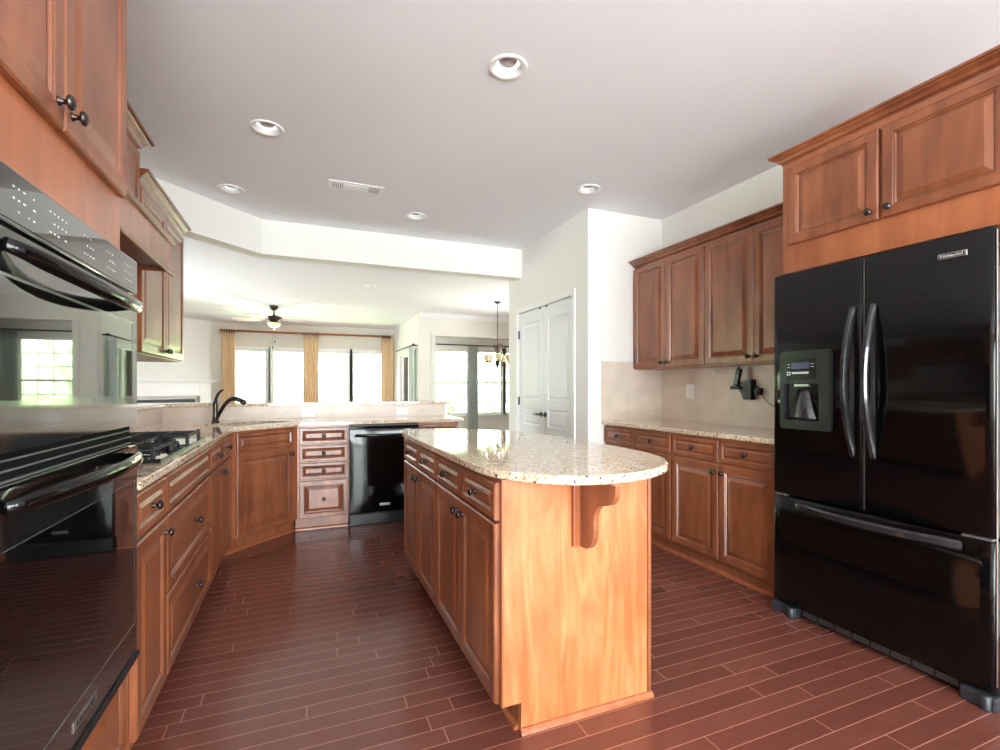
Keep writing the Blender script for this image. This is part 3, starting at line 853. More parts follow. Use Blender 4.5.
def oven_handle(parent, z, drop=0.0):
    mb = MB(); pts = []; R = []
    for i in range(25):
        u = i / 24; x = 0.040 + (ow - 0.080) * u; b = 1 - (2 * u - 1) ** 2
        e = min(1, min(u, 1 - u) * 10)
        pts.append((x, -0.056 - 0.062 * math.sin(PI * u) ** 0.75, z - drop * b)); R.append(0.015 * (0.7 + 0.3 * e))
    mb.tube(pts, R, 14, flat=(1.15, 0.85))
    mb.build('handle', M['blackgloss'], parent)
ud = oven_door(1.09, 1.470, 'upper_oven_door')
oven_handle(ud, 1.440, 0.03)
bowed_plate(0.035, ow - 0.05, 1.178, 1.388, 0.0004, 0.0012, M['glassblack'], 'window_glass', ud)
ld = oven_door(0.415, 1.028, 'lower_oven_door')
oven_handle(ld, 1.000, -0.01)
bowed_plate(0.035, ow - 0.035, 0.505, 0.925, 0.0004, 0.0012, M['glassblack'], 'window_glass', ld)
# thin trim line round lower window
mb = MB()
MB().box(0.31, 0.44, -0.0522, -0.0505, 0.448, 0.470, 0, 0.0008).build('badge', M['chrome'], ld)
def glass_trim(parent, x0, x1, z0, z1, top):
    if top: MB().box(x0, x1, -0.0528, -0.0506, z1, z1 + 0.005).build('top_trim', M['chrome'], parent)
    else: MB().box(x0, x1, -0.0524, -0.0506, z0 - 0.002, z0).build('bottom_line', M['chrome'], parent)
    MB().box(x1, x1 + 0.004, -0.0526, -0.0506, z0, z1).build('side_trim', M['black'], parent)
glass_trim(ud, 0.035, ow - 0.05, 1.178, 1.388, True)
glass_trim(ld, 0.035, ow - 0.035, 0.505, 0.925, False)
mb = MB()
mb.box(0.01, ow - 0.01, -0.034, -0.0305, 1.031, 1.087)
for k in range(3): mb.box(0.012, ow - 0.012, -0.040 + 0.002 * k, -0.034, 1.036 + 0.018 * k, 1.039 + 0.018 * k, 1)
mb.build('vent_louvers', [M['deepblack'], M['greytrim']], ov)
MB().box(0, ow, -0.058, -0.0305, OZ0 + 0.001, OZ0 + 0.017, 0, 0.003).build('bottom_trim', M['black'], ov)

# ------------------------------------------------------------------ left uppers and hood
def upper_cabinet(label, loc, rotz, w_, z0, z1, d, fronts, side_reveal=True):
    r = empty('upper_cabinet', label, 'cabinet', loc, rotz)
    MB().box(0, w_, 0, d, z0, z1).build('carcass', M['wood_plain'], r)
    for f in fronts: add_front(r, *f)
    return r
UXL = -0.822
ul = upper_cabinet('two-door upper cabinet on the left wall past the range hood', (UXL, 3.105, 0), r90, 1.0, 1.385, 2.29, 0.304,
    [('door', 0.012, 0.498, 1.392, 2.28, (0.468, 1.43)), ('door', 0.502, 0.988, 1.392, 2.28, (0.532, 1.43))])
crown('crown_molding', 'c', [(-0.001, -0.001), (1.001, -0.001), (1.001, 0.304)], 2.29, 2.372, 0.055, parent=ul)
un = upper_cabinet('narrow upper cabinet squeezed between the oven tower and the range hood', (UXL, 1.792, 0), r90, 0.370, 1.385, 2.29, 0.304,
    [('door', 0.010, 0.360, 1.392, 2.28, (0.33, 1.43))])
# hood
ho = empty('range_hood', 'wooden range hood box over the gas cooktop, deeper than the cabinets', 'range hood', (-0.66, 2.167, 0), r90)
HW = 0.932
mb = MB(); mb.box(0, 0.02, 0.0, 0.466, 1.825, 1.975); mb.box(HW - 0.02, HW, 0, 0.466, 1.825, 1.975); mb.box(0.02, HW - 0.02, 0, 0.02, 1.825, 1.975)
mb.box(0, HW, 0, 0.466, 1.975, 1.99); mb.build('hood_box', M['wood_plain'], ho)
for za, zb, nm in ((1.802, 1.829, 'bottom_molding'), (1.972, 1.996, 'top_molding')):
    mb = MB(); prof = [(0.0, za), (-0.012, za), (-0.018, za + 0.006), (-0.018, zb - 0.008), (-0.010, zb), (0.0, zb)]
    mb.prism(prof, -0.0, HW, lambda a, b, h: (h, a, b)); mb.build(nm, M['wood'], ho)
mb = MB(); mb.box(0.021, HW - 0.021, 0.021, 0.465, 1.845, 1.87)
mb.build('insert_liner', M['greytrim'], ho)
hc = upper_cabinet('raised cabinet above the range hood with its own crown', (UXL, 2.165, 0), r90, 0.935, 1.995, 2.455, 0.304,
    [('door', 0.012, 0.464, 2.012, 2.445), ('door', 0.470, 0.923, 2.012, 2.445)])
crown('crown_molding', 'c', [(-0.001, -0.001), (0.936, -0.001), (0.936, 0.304)], 2.455, 2.535, 0.065, parent=hc)

# ================================================================== ISLAND
IX0, IX1, IY0, IY1 = 0.629, 1.240, 1.53, 3.17
isl = empty('kitchen_island', 'kitchen island base with pale maple end panel and four doors', 'kitchen island', (IX0, IY1, 0), -r90)
iw = IY1 - IY0; idp = IX1 - IX0     # local x runs from the far end to the near end
MB().box(0, iw - 0.021, 0, idp, TOE, CT - 0.001).build('carcass', M['wood_plain'], isl)
mb = MB(); mb.box(0, iw - 0.021, 0.07, 0.085, 0, TOE); mb.build('toe_kick', M['wood'], isl)
# end panel (near), notched for the toe space
mb = MB()
mb.prism([(0.0, TOE), (0.0, CT - 0.001), (idp, CT - 0.001), (idp, 0.0), (0.072, 0.0), (0.072, TOE)], iw - 0.020, iw, lambda a, b, h: (h, a, b))
mb.build('end_panel', M['panel'], isl)['label'] = 'pale maple end panel'
MB().box(iw - 0.0205, iw + 0.002, -0.0008, 0.006, TOE, CT - 0.002).build('corner_stile', M['wood_plain'], isl)
MB().box(iw - 0.030, iw + 0.006, idp + 0.0005, idp + 0.016, 0.002, CT - 0.002, 0, 0.002).build('back_stile', M['wood'], isl)
mb = MB(); mb.prism([(iw + 0.0005, 0), (iw + 0.017, 0), (iw + 0.015, 0.010), (iw + 0.007, 0.018), (iw + 0.0005, 0.020)], 0.068, idp + 0.02, lambda a, b, h: (a, h, b))
mb.build('shoe_molding', M['wood_plain'], isl)
mb = MB(); mb.prism([(0.07, 0), (0.054, 0), (0.055, 0.010), (0.064, 0.019), (0.07, 0.020)], 0, iw - 0.02, lambda a, b, h: (h, a, b)); mb.build('toe_molding', M['wood_plain'], isl)
bw = (iw - 0.012) / 4
for k in range(4):
    a = 0.006 + k * bw + 0.003; b = 0.006 + (k + 1) * bw - 0.003
    if k == 3: b -= 0.012
    add_front(isl, 'drawer', a, b, 0.742, 0.872, ((a + b) / 2, 0.807))
    kx = b - 0.035 if k % 2 == 0 else a + 0.035
    add_front(isl, 'door', a, b, dz0, 0.731, (kx, 0.68))
# corbel on the end panel
cprof_uv = [(581.4, 486), (615, 485.6), (614.5, 492), (611.4, 503), (606, 506), (600.6, 506.6), (596.5, 510), (594.6, 514.4), (592.8, 524), (592.8, 537), (591, 545), (588.6, 548.6), (581.4, 548.6)]
cpl = [(0.0, 0.884), (0.213, 0.884), (0.212, 0.868), (0.208, 0.848), (0.198, 0.830), (0.180, 0.816), (0.156, 0.808), (0.136, 0.804), (0.116, 0.796), (0.100, 0.782), (0.090, 0.762), (0.086, 0.738),
       (0.087, 0.710), (0.084, 0.682), (0.074, 0.658), (0.058, 0.640), (0.040, 0.631), (0.020, 0.629), (0.0, 0.629)]
cb = MB(); yb = iw + 0.020     # local x
xc = 0.927 - IX0
cb.prism(cpl, xc, xc + 0.020, lambda a, b, h: (yb + a, h, b))
o = cb.build('corbel', M['wood'], isl)
MB().box(iw + 0.0005, iw + 0.0195, xc - 0.026, xc + 0.046, 0.626, CT - 0.002, 0, 0.002).build('corbel_backing', M['wood_plain'], isl)

# island top : straight left edge, big bow at near end and right
def arc(cx, cy, rx, ry, a0, a1, n):
    return [(cx + rx * math.cos(math.radians(a0 + (a1 - a0) * k / n)), cy + ry * math.sin(math.radians(a0 + (a1 - a0) * k / n))) for k in range(n + 1)]
top = [(0.583, 3.10), (0.583, 2.6), (0.586, 2.1), (0.590, 1.70), (0.605, 1.60), (0.632, 1.53), (0.675, 1.46), (0.73, 1.40), (0.80, 1.352), (0.88, 1.328),
       (0.97, 1.322), (1.06, 1.335), (1.15, 1.37), (1.24, 1.42), (1.312, 1.49), (1.372, 1.59), (1.402, 1.71), (1.412, 1.86), (1.412, 2.05), (1.405, 2.4),
       (1.375, 2.62), (1.335, 2.80), (1.25, 2.98), (1.12, 3.13), (0.99, 3.23), (0.87, 3.30), (0.76, 3.33), (0.67, 3.30), (0.605, 3.22)]
ISL_TOP = top
def smooth_closed(p, it=2):
    for _ in range(1):
        q = []
        for i in range(len(p)):
            a, b = Vector(p[i]), Vector(p[(i + 1) % len(p)])
            q += [tuple(a * 0.75 + b * 0.25), tuple(a * 0.25 + b * 0.75)]
        p = q
    return p
itop = smooth_closed(ISL_TOP)
tag(slab(itop, [], 0.8855, 0.9165, 0.005).build('island_countertop', M['granite']), 'rounded speckled granite top overhanging the island base', 'countertop')

# ================================================================== RIGHT RUN
XR = 2.452
def rpos(y): return (XR, y, 0)
def pair(w_, wa): return [('drawer', 0.006, wa - 0.003, drz0, drz1, (wa / 2, 0.80)), ('drawer', wa + 0.003, w_ - 0.006, drz0, drz1, ((w_ + wa) / 2, 0.80)),
    ('door', 0.006, wa - 0.003, dz0, dz1, (wa - 0.035, 0.665)), ('door', wa + 0.003, w_ - 0.006, dz0, dz1, (wa + 0.035, 0.665))]
base_cabinet('right-hand base cabinet against the pantry wall, partly hidden by the island', rpos(3.575), -r90, 0.834, pair(0.834, 0.418), d=0.60)
base_cabinet('right-hand base cabinet next to the refrigerator, both doors in full view', rpos(2.740), -r90, 0.835, pair(0.835, 0.424), d=0.60)
rc = [(2.41, 1.905), (3.061, 1.905), (3.061, 3.576), (2.41, 3.576)]
tag(slab(rc, [], 0.8855, 0.9155, 0.004).build('countertop', M['granite']), 'straight granite countertop on the right wall beside the refrigerator', 'countertop')
# backsplash on the right
struct('trim_6', MB().box(3.0615, 3.07, 1.905, 3.585, 0.9155, 1.37), M['tile_big'])
struct('trim_7', MB().box(2.415, 3.0615, 3.5765, 3.585, 0.9155, 1.435), M['tile_big'])
# uppers right
UXR = 2.762
def upair(w_, wa, z0=1.372, z1=2.258, kz=1.41): return [('door', 0.004, wa - 0.002, z0, z1, (wa - 0.032, kz)), ('door', wa + 0.002, w_ - 0.004, z0, z1, (wa + 0.032, kz))]
u1 = upper_cabinet('two-door upper cabinet on the right wall nearest the pantry', (UXR, 3.575, 0), -r90, 0.829, 1.365, 2.265, 0.296, upair(0.829, 0.415))
u2 = upper_cabinet('two-door upper cabinet on the right wall above the phone, half behind the refrigerator cabinet', (UXR, 2.745, 0), -r90, 0.845, 1.365, 2.265, 0.296, upair(0.845, 0.425))
o = crown('crown_molding', 'long crown molding along the tops of the right wall upper cabinets', [(2.761, 3.577), (2.761, 1.895)], 2.266, 2.328, 0.068)
# fridge cabinet
FCX = 2.452
fc = upper_cabinet('deep two-door cabinet mounted over the black refrigerator', (FCX, 1.885, 0), -r90, 0.985, 1.825, 2.418, 0.60,
    [('door', 0.044, 0.487, 1.972, 2.388, (0.455, 2.012)), ('door', 0.502, 0.945, 1.972, 2.388, (0.534, 2.012))])
crown('crown_molding', 'c', [(-0.001, 0.598), (-0.001, -0.001), (0.986, -0.001), (0.986, 0.598)], 2.418, 2.478, 0.052, parent=fc)

# ------------------------------------------------------------------ refrigerator
fr = empty('refrigerator', 'glossy black french door refrigerator with ice dispenser and bottom freezer drawer', 'refrigerator', (2.430, 1.885, 0), -r90)
fw = 0.92    # local x: 0 = far side (y=1.885) -> near side ; -y local = towards room
MB().box(0.006, fw - 0.006, 0.012, 0.62, 0.07, 1.785, 0, 0.004).build('cabinet_body', M['black'], fr)
def fridge_door(x0, x1, z0, z1, nm, bow=0.012, hole=None):
    mb = MB(); nx = 24; r = 0.012; prof = []
    th = 0.058
    # outline in plan (x, y) with rounded front corners and slight bow
    for i in range(nx + 1):
        u = i / nx; x = x0 + r + (x1 - x0 - 2 * r) * u
        prof.append((x, -th - bow * (1 - (2 * u - 1) ** 2)))
    pl = [(x0, 0.010), (x0, -th + r), (x0 + r * 0.3, -th + r * 0.3)] + prof + [(x1 - r * 0.3, -th + r * 0.3), (x1, -th + r), (x1, 0.010)]
    n_ = len(pl)
    zs = [z0, z0 + 0.006, z1 - 0.006, z1]
    if hole is None:
        vs = []
        for z, sc2 in ((z0, 0.004), (z0 + 0.004, 0), (z1 - 0.004, 0), (z1, 0.004)):
            for (x, y) in pl: vs.append((min(max(x, x0 + sc2), x1 - sc2), y + (sc2 if y < 0 else 0), z))
        mb.add(vs, [(j * n_ + i, j * n_ + i + 1, (j + 1) * n_ + i + 1, (j + 1) * n_ + i) for j in range(3) for i in range(n_ - 1)], 0, True)
        mb.add(vs, [tuple(range(n_)), tuple(3 * n_ + i for i in range(n_)), (0, n_, 2 * n_, 3 * n_, 4 * n_ - 1, 3 * n_ - 1, 2 * n_ - 1, n_ - 1)])
    return mb.build(nm, M['blackgloss'], fr)
FZT = 0.632
dl = fridge_door(0.003, fw / 2 - 0.003, FZT + 0.006, 1.80, 'left_door', 0.006)
dr = fridge_door(fw / 2 + 0.003, fw - 0.003, FZT + 0.006, 1.80, 'right_door', 0.006)
fz = fridge_door(0.003, fw - 0.003, 0.060, FZT - 0.006, 'freezer_drawer', 0.006)
# light door edge gaskets seen at the seams
MB().box(fw / 2 - 0.0025, fw / 2 + 0.0025, -0.050, 0.008, FZT + 0.01, 1.795).build('door_seal', M['greytrim'], fr)
MB().box(fw - 0.0025, fw - 0.0005, -0.052, -0.044, 0.09, 1.79).build('edge_strip', M['chrome'], fr)
# top hinge covers
for x in (0.02, fw - 0.10): MB().box(x, x + 0.08, -0.035, 0.05, 1.801, 1.812, 0, 0.004).build('hinge_cover', M['black'], fr)
MB().box(0.02, 0.075, -0.062, -0.02, FZT - 0.0045, FZT + 0.0045, 0, 0.001).build('middle_hinge', M['greytrim'], fr)
MB().box(fw - 0.10, fw - 0.01, -0.064, -0.02, FZT - 0.0045, FZT + 0.0045, 0, 0.001).build('middle_hinge', M['greytrim'], fr)
def bow_handle(parent, pts_fn, rad, m):
    mb = MB(); pts = [pts_fn(i / 24) for i in range(25)]
    mb.tube(pts, [rad * (0.65 + 0.35 * min(1, 6 * min(i / 24, 1 - i / 24))) for i in range(25)], 12, flat=(1.0, 1.0))
    return mb.build('handle', m, parent)
def vh(xc_):
    def f(u):
        z = 0.885 + 0.69 * u; b = 1 - (2 * u - 1) ** 2
        return (xc_, -0.062 - 0.072 * (b ** 0.8), z)
    return f
M['handle'] = mat('gloss_charcoal_handle', (44, 45, 48), 0.16, metal=0.3, coat=0.6)
def crescent(parent, f_out, f_in, w_, m, axis):
    """bow handle: outer bow and inner mounting rib"""
    mb = MB(); n_ = 28; vs = []
    for i in range(n_ + 1):
        p = Vector(f_out(i / n_)); q = Vector(f_in(i / n_))
        a = 0.5 * w_
        d = axis
        # cross-section as rounded trapezoid between p (front) and p pulled back
        back = p + (q - p).normalized() * min(0.024, (q - p).length * 0.9 + 0.003)
        for s_, pt in ((-0.6, p), (0.6, p), (1, p * 0.6 + back * 0.4), (1, back), (-1, back), (-1, p * 0.6 + back * 0.4)):
            vs.append(tuple(pt + d * (a * s_)))
    fs = [(i * 6 + k, i * 6 + (k + 1) % 6, (i + 1) * 6 + (k + 1) % 6, (i + 1) * 6 + k) for i in range(n_) for k in range(6)]
    fs += [tuple(range(6)), tuple(n_ * 6 + k for k in range(6))]
    mb.add(vs, fs, 0, False)
    # rear rib on the door
    vs = []
    for i in range(n_ + 1):
        q = Vector(f_in(i / n_)) 
        for s_, o_ in ((-1, 0), (1, 0), (1, 1), (-1, 1)):
            vs.append(tuple(q + d_scale(axis, s_ * w_ * 0.35) + Vector((0, -0.005 * o_, 0))))
    fs = [(i * 4 + k, i * 4 + (k + 1) % 4, (i + 1) * 4 + (k + 1) % 4, (i + 1) * 4 + k) for i in range(n_) for k in range(4)]
    fs += [(0, 1, 2, 3), tuple(n_ * 4 + k for k in range(4))]
    mb.add(vs, fs, 0, False)
    return mb.build('handle', m, parent)
def d_scale(a, k): return a * k
for xc_, par in ((0.418, dl), (0.507, dr)):
    crescent(par, lambda u, x=xc_: (x, -0.068 - 0.075 * math.sin(PI * u) ** 0.85, 0.882 + 0.697 * u), lambda u, x=xc_: (x, -0.0655, 0.90 + 0.661 * u), 0.026, M['handle'], Vector((1, 0, 0)))
crescent(fz, lambda u: (0.135 + 0.69 * u, -0.070 - 0.055 * math.sin(PI * u) ** 0.85, 0.587), lambda u: (0.15 + 0.66 * u, -0.0655, 0.587), 0.038, M['handle'], Vector((0, 0, 1)))
# dispenser
DX0, DX1, DZ0, DZ1 = 0.063, 0.327, 0.988, 1.390
mb = MB()
yf = -0.088
mb.prism(rrect(DX0, DX1, DZ0, DZ1, 0.018), -0.0605, yf, lambda a, b, h: (a, h, b))
M['dispenser'] = mat('charcoal_dispenser', (30, 31, 34), 0.3, spec=0.4)
M['dispenser_dark'] = mat('dispenser_recess', (14, 15, 17), 0.15)
# frame with a real recess: build as bars instead of a solid block
mb = MB()
fx0, fx1 = DX0 + 0.022, DX1 - 0.055
fz0, fz1 = DZ0 + 0.045, DZ0 + 0.235
outer = rrect(DX0, DX1, DZ0, DZ1, 0.018); inner = rrect(fx0, fx1, fz0, fz1, 0.008)
sl = slab(outer, [inner], 0, 1, 0.0)
mb.add([(x, -0.0600 - 0.024 * z, y) for x, y, z in sl.v], sl.f)
ds = mb.build('dispenser', M['dispenser'], dl)
MB().box(fx0 - 0.002, fx1 + 0.002, -0.0635, -0.0615, fz0 - 0.002, fz1 + 0.002).build('recess', M['dispenser_dark'], ds)
mb = MB(); mb.box(fx0 + 0.012, fx1 - 0.012, -0.088, -0.0645, DZ1 - 0.145, DZ1 - 0.042, 0, 0.002); mb.build('control_plate', M['dispenser_dark'], ds)
MB().box(fx0 + 0.048, fx1 - 0.045, -0.0895, -0.0882, DZ1 - 0.092, DZ1 - 0.060).build('display', M['screen'], ds)
mb = MB()
for k in range(6): mb.box(fx0 + 0.050 + k * 0.0155, fx0 + 0.061 + k * 0.0155, -0.0893, -0.0882, DZ1 - 0.118, DZ1 - 0.108)
for k in range(2):
    mb.box(fx0 + 0.022 + k * 0.012, fx0 + 0.029 + k * 0.012, -0.0893, -0.0882, DZ1 - 0.112, DZ1 - 0.106); mb.box(fx0 + 0.022 + k * 0.012, fx0 + 0.029 + k * 0.012, -0.0893, -0.0882, DZ1 - 0.124, DZ1 - 0.118)
    mb.box(fx0 + 0.024, fx0 + 0.040, -0.0893, -0.0882, DZ1 - 0.070 - k * 0.014, DZ1 - 0.068 - k * 0.014); mb.box(fx1 - 0.037, fx1 - 0.021, -0.0893, -0.0882, DZ1 - 0.070 - k * 0.014, DZ1 - 0.068 - k * 0.014)
mb.build('buttons', M['print'], ds)
mb = MB(); mb.box(fx0 + 0.055, fx1 - 0.055, -0.0815, -0.064, fz1 - 0.016, fz1 - 0.003, 0, 0.003); mb.build('spout_cover', M['chrome'], ds)
# curved paddle / ice chute inside the recess
mb = MB(); n_ = 10; vs = []
for i in range(n_ + 1):
    u = i / n_; z = fz1 - 0.03 - (fz1 - fz0 - 0.035) * u; y = -0.0645 - 0.014 * math.sin(PI * u * 0.8)
    wv = 0.030 + 0.045 * u
    cxm = (fx0 + fx1) / 2
    vs += [(cxm - wv, y, z), (cxm + wv, y, z), (cxm + wv, -0.0640, z), (cxm - wv, -0.0640, z)]
fs = [(i * 4 + k, i * 4 + (k + 1) % 4, (i + 1) * 4 + (k + 1) % 4, (i + 1) * 4 + k) for i in range(n_) for k in range(4)] + [(0, 1, 2, 3), tuple(n_ * 4 + k for k in range(4))]
mb.add(vs, fs, 0, True); mb.build('paddle', M['handle'], ds)
# badge with its lettering
def text_mesh(s, size, m, parent, loc, rot, name='lettering', depth=0.0006):
    cu = bpy.data.curves.new(name, 'FONT'); cu.body = s; cu.size = size; cu.extrude = depth; cu.align_x = 'CENTER'; cu.align_y = 'CENTER'; cu.resolution_u = 3
    o = bpy.data.objects.new(name + '_tmp', cu); C.objects.link(o)
    dg = bpy.context.evaluated_depsgraph_get(); dg.update()
    me = bpy.data.meshes.new_from_object(o.evaluated_get(dg)); bpy.data.objects.remove(o)
    me.materials.clear(); me.materials.append(m)
    t = bpy.data.objects.new(name, me); C.objects.link(t); t.location = loc; t.rotation_euler = rot; t.parent = parent
    return t
bx0, bx1, bz0, bz1 = 0.745, 0.838, 1.712, 1.735
bd = MB().box(bx0, bx1, -0.0665, -0.0600, bz0, bz1, 0, 0.002).build('badge', M['chrome'], dr)
MB().box(bx0 + 0.003, bx1 - 0.007, -0.0672, -0.0666, bz0 + 0.003, bz1 - 0.003).build('badge_face', M['black'], bd)
text_mesh('KitchenAid', 0.0165, M['print'], bd, ((bx0 + bx1) / 2 - 0.002, -0.0676, (bz0 + bz1) / 2), (PI / 2, 0, 0))
# small same-maker badges on oven and dishwasher
text_mesh('KitchenAid', 0.018, M['black'], dd, (0.30, -0.0530, 0.179), (PI / 2, 0, 0))
text_mesh('KitchenAid', 0.022, M['black'], ld, (0.375, -0.0524, 0.459), (PI / 2, 0, 0))
# toe grille and feet
gr = MB(); gr.box(0.14, fw - 0.11, -0.030, 0.02, 0.010, 0.055, 0, 0.003)
go = gr.build('toe_grille', M['black'], fr)
mb = MB()
for k in range(8):
    x = 0.155 + k * 0.081
    for z in (0.022, 0.031, 0.040): mb.box(x, x + 0.072, -0.0325, -0.0303, z, z + 0.003)
mb.build('grille_slots', M['greytrim'], go)
M['foot'] = mat('dark_grey_foot_cover', (44, 48, 54), 0.35)
for x0, x1 in ((0.0, 0.135), (fw - 0.105, fw + 0.005)):
    mb = MB(); mb.box(x0, x1, -0.072, 0.03, 0.0, 0.050, 0, 0.008); mb.lathe([(0.017, 0.0), (0.018, 0.004), (0.018, 0.047), (0.015, 0.052)], (x1 - 0.02 if x0 == 0 else x1 - 0.03, -0.07, 0), 'z', 20)
    mb.build('foot', M['foot'], fr)

# ------------------------------------------------------------------ small wall things
def plate(label, loc, rotz, w_, h_, kind):
    r = MB().box(-w_ / 2, w_ / 2, -0.006, 0, -h_ / 2, h_ / 2, 0, 0.002).build('outlet_plate' if kind == 'outlet' else 'switch_plate', M['white'], None, loc, (0, 0, rotz))
    tag(r, label, 'outlet' if kind == 'outlet' else 'light switch')
    if kind == 'outlet':
        for sx in (-1, 1):
            MB().box(sx * w_ * 0.22 - 0.017, sx * w_ * 0.22 + 0.017, -0.008, -0.0062, -0.014, 0.014, 0, 0.001).build('socket', M['white'], r)
            mb = MB()
            for q in (-0.006, 0.006): mb.box(sx * w_ * 0.22 + q - 0.001, sx * w_ * 0.22 + q + 0.001, -0.0086, -0.0081, -0.004, 0.006)
            mb.build('slots', M['black'], r)
    else:
        for sx in (-1, 1): MB().box(sx * w_ * 0.23 - 0.012, sx * w_ * 0.23 + 0.012, -0.010, -0.0062, -0.030, 0.030, 0, 0.001).build('rocker', M['white'], r)
    return r
plate('white outlet plate on the tiled bar riser above the drawer bank', (0.045, 4.9405, 0.966), 0, 0.115, 0.075, 'outlet')
plate('white outlet plate on the tiled bar riser above the dishwasher end', (0.93, 4.9405, 0.966), 0, 0.115, 0.075, 'outlet')
plate('white double switch plate on the right wall backsplash', (3.061, 3.21, 1.17), -r90, 0.09, 0.122, 'switch')
mb = MB(); mb.lathe([(0.016, 0), (0.016, -0.006), (0.012, -0.010), (0.002, -0.011)], axis='y', seg=18)
tag(mb.build('wall_cap', M['white'], None, (3.061, 2.946, 1.321), (0, 0, -r90)), 'small round white cap on backsplash under the right upper cabinets', 'cap')

# cordless phone on its wall cradle : local x to the right (towards -y world), -y local into the room
ph = empty('telephone', 'black cordless telephone on a wall cradle under the right upper cabinets', 'telephone', (3.0605, 2.62, 1.115), -r90)
mb = MB()
mb.prism([(-0.075, 0.125), (0.045, 0.150), (0.055, 0.145), (0.055, 0.05), (0.050, 0.0), (0.030, 0.0), (0.026, 0.012), (0.016, 0.012), (0.012, 0.0), (-0.012, 0.0), (-0.030, 0.045), (-0.055, 0.085)], 0, -0.055, lambda a, b, h: (a, h, b))
mb.build('cradle', M['black'], ph)
mb = MB(); mb.box(-0.108, -0.02, -0.085, -0.035, 0.075, 0.098, 0, 0.008); mb.build('cradle_shelf', M['black'], ph)
hs = MB(); hs.box(-0.022, 0.022, -0.016, 0.012, 0, 0.135, 0, 0.009)
hs.box(-0.018, -0.008, -0.004, 0.008, 0.13, 0.148, 0, 0.004)
ho_ = hs.build('handset', M['black'], ph, (-0.066, -0.062, 0.099), (0.0, 0.24, 0))
mb = MB(); mb.box(-0.015, 0.015, -0.0175, -0.0162, 0.092, 0.118); mb.build('screen', M['screen'], ho_)
mb = MB()
for i in range(3):
    for j in range(4): mb.box(-0.015 + i * 0.0108, -0.0065 + i * 0.0108, -0.0175, -0.0162, 0.018 + j * 0.018, 0.030 + j * 0.018)
mb.build('keypad', M['greytrim'], ho_)
mb = MB(); mb.box(0.075, 0.118, -0.045, 0, 0.035, 0.085, 0, 0.006); mb.box(0.088, 0.108, -0.055, -0.045, 0.02, 0.07, 0, 0.004)
ad = mb.build('power_adapter', M['black'], ph)
mb = MB(); pts = []
for i in range(40):
    t_ = i / 39; a = t_ * 6 * PI
    pts.append((0.085 + 0.022 * math.cos(a), -0.035 - 0.01 * math.sin(a * 0.5), 0.075 + 0.028 * math.sin(a)))
pts += [(0.12, -0.02, 0.03), (0.16, -0.01, -0.02), (0.20, -0.006, -0.045)]
mb.tube(pts, 0.0028, 6); mb.build('cord', M['black'], ph)

# ------------------------------------------------------------------ ceiling fixtures
names = ['large recessed ceiling light nearest the camera, above the island', 'recessed ceiling light above the left aisle, second from the left wall',
         'recessed ceiling light nearest the diagonal header on the left', 'recessed ceiling light past the vent, close to the straight header',
         'recessed ceiling light in front of the pantry corner']
def can_light(x, y, label, watt=None):
    r = empty('recessed_light', label, 'ceiling light', (x, y, CZ), 0, 'recessed ceiling lights')
    mb = MB(); seg = 36
    prof = [(0.094, 0.0), (0.094, -0.004), (0.090, -0.007), (0.072, -0.005), (0.066, 0.0), (0.056, 0.045), (0.0545, 0.045), (0.064, 0.001), (0.0695, 0.0)]
    vs = []
    for rr, h in prof:
        for k in range(seg): a = 2 * PI * k / seg; vs.append((rr * math.cos(a), rr * math.sin(a), h))
    n_ = len(prof)
    mb.add(vs, [(i * seg + k, i * seg + (k + 1) % seg, ((i + 1) % n_) * seg + (k + 1) % seg, ((i + 1) % n_) * seg + k) for i in range(n_) for k in range(seg)], 0, True)
    mb.build('trim_ring', M['white'], r)
    mb = MB(); mb.lathe([(0.056, 0.047), (0.056, 0.085), (0.002, 0.085)], seg=28); mb.build('housing', M['brushedgrey'], r)
    mb = MB(); mb.lathe([(0.044, 0.046), (0.046, 0.030), (0.040, 0.022), (0.002, 0.018)], seg=28); mb.build('bulb', M['lens'], r)
    return r
for (x, y), nm in zip(lights_k, names): can_light(x, y, nm)
for (x, y), nm in zip(lights_f, ['recessed ceiling light in the family room just past the diagonal header', 'recessed ceiling light in the family room past the straight header',
    'recessed ceiling light near the fireplace wall', 'recessed ceiling light between fireplace and ceiling fan']): can_light(x, y, nm)
# supply vent
vt = empty('ceiling_vent', 'long white ceiling vent between the recessed lights', 'vent', (0.378, 3.89, CZ))
mb = MB(); mb.box(-0.205, 0.205, -0.080, 0.080, -0.006, -0.0005, 0, 0.002); mb.build('frame', M['white'], vt)
mb = MB()
for sx in (-0.135, 0.135):
    for k in range(6): mb.box(sx - 0.038 + k * 0.0135, sx - 0.031 + k * 0.0135, -0.048, 0.048, -0.0075, -0.0062)
mb.build('slots', M['greytrim'], vt)
MB().box(-0.08, 0.08, -0.050, 0.050, -0.010, -0.0062, 0, 0.001).build('center_plate', M['white'], vt)

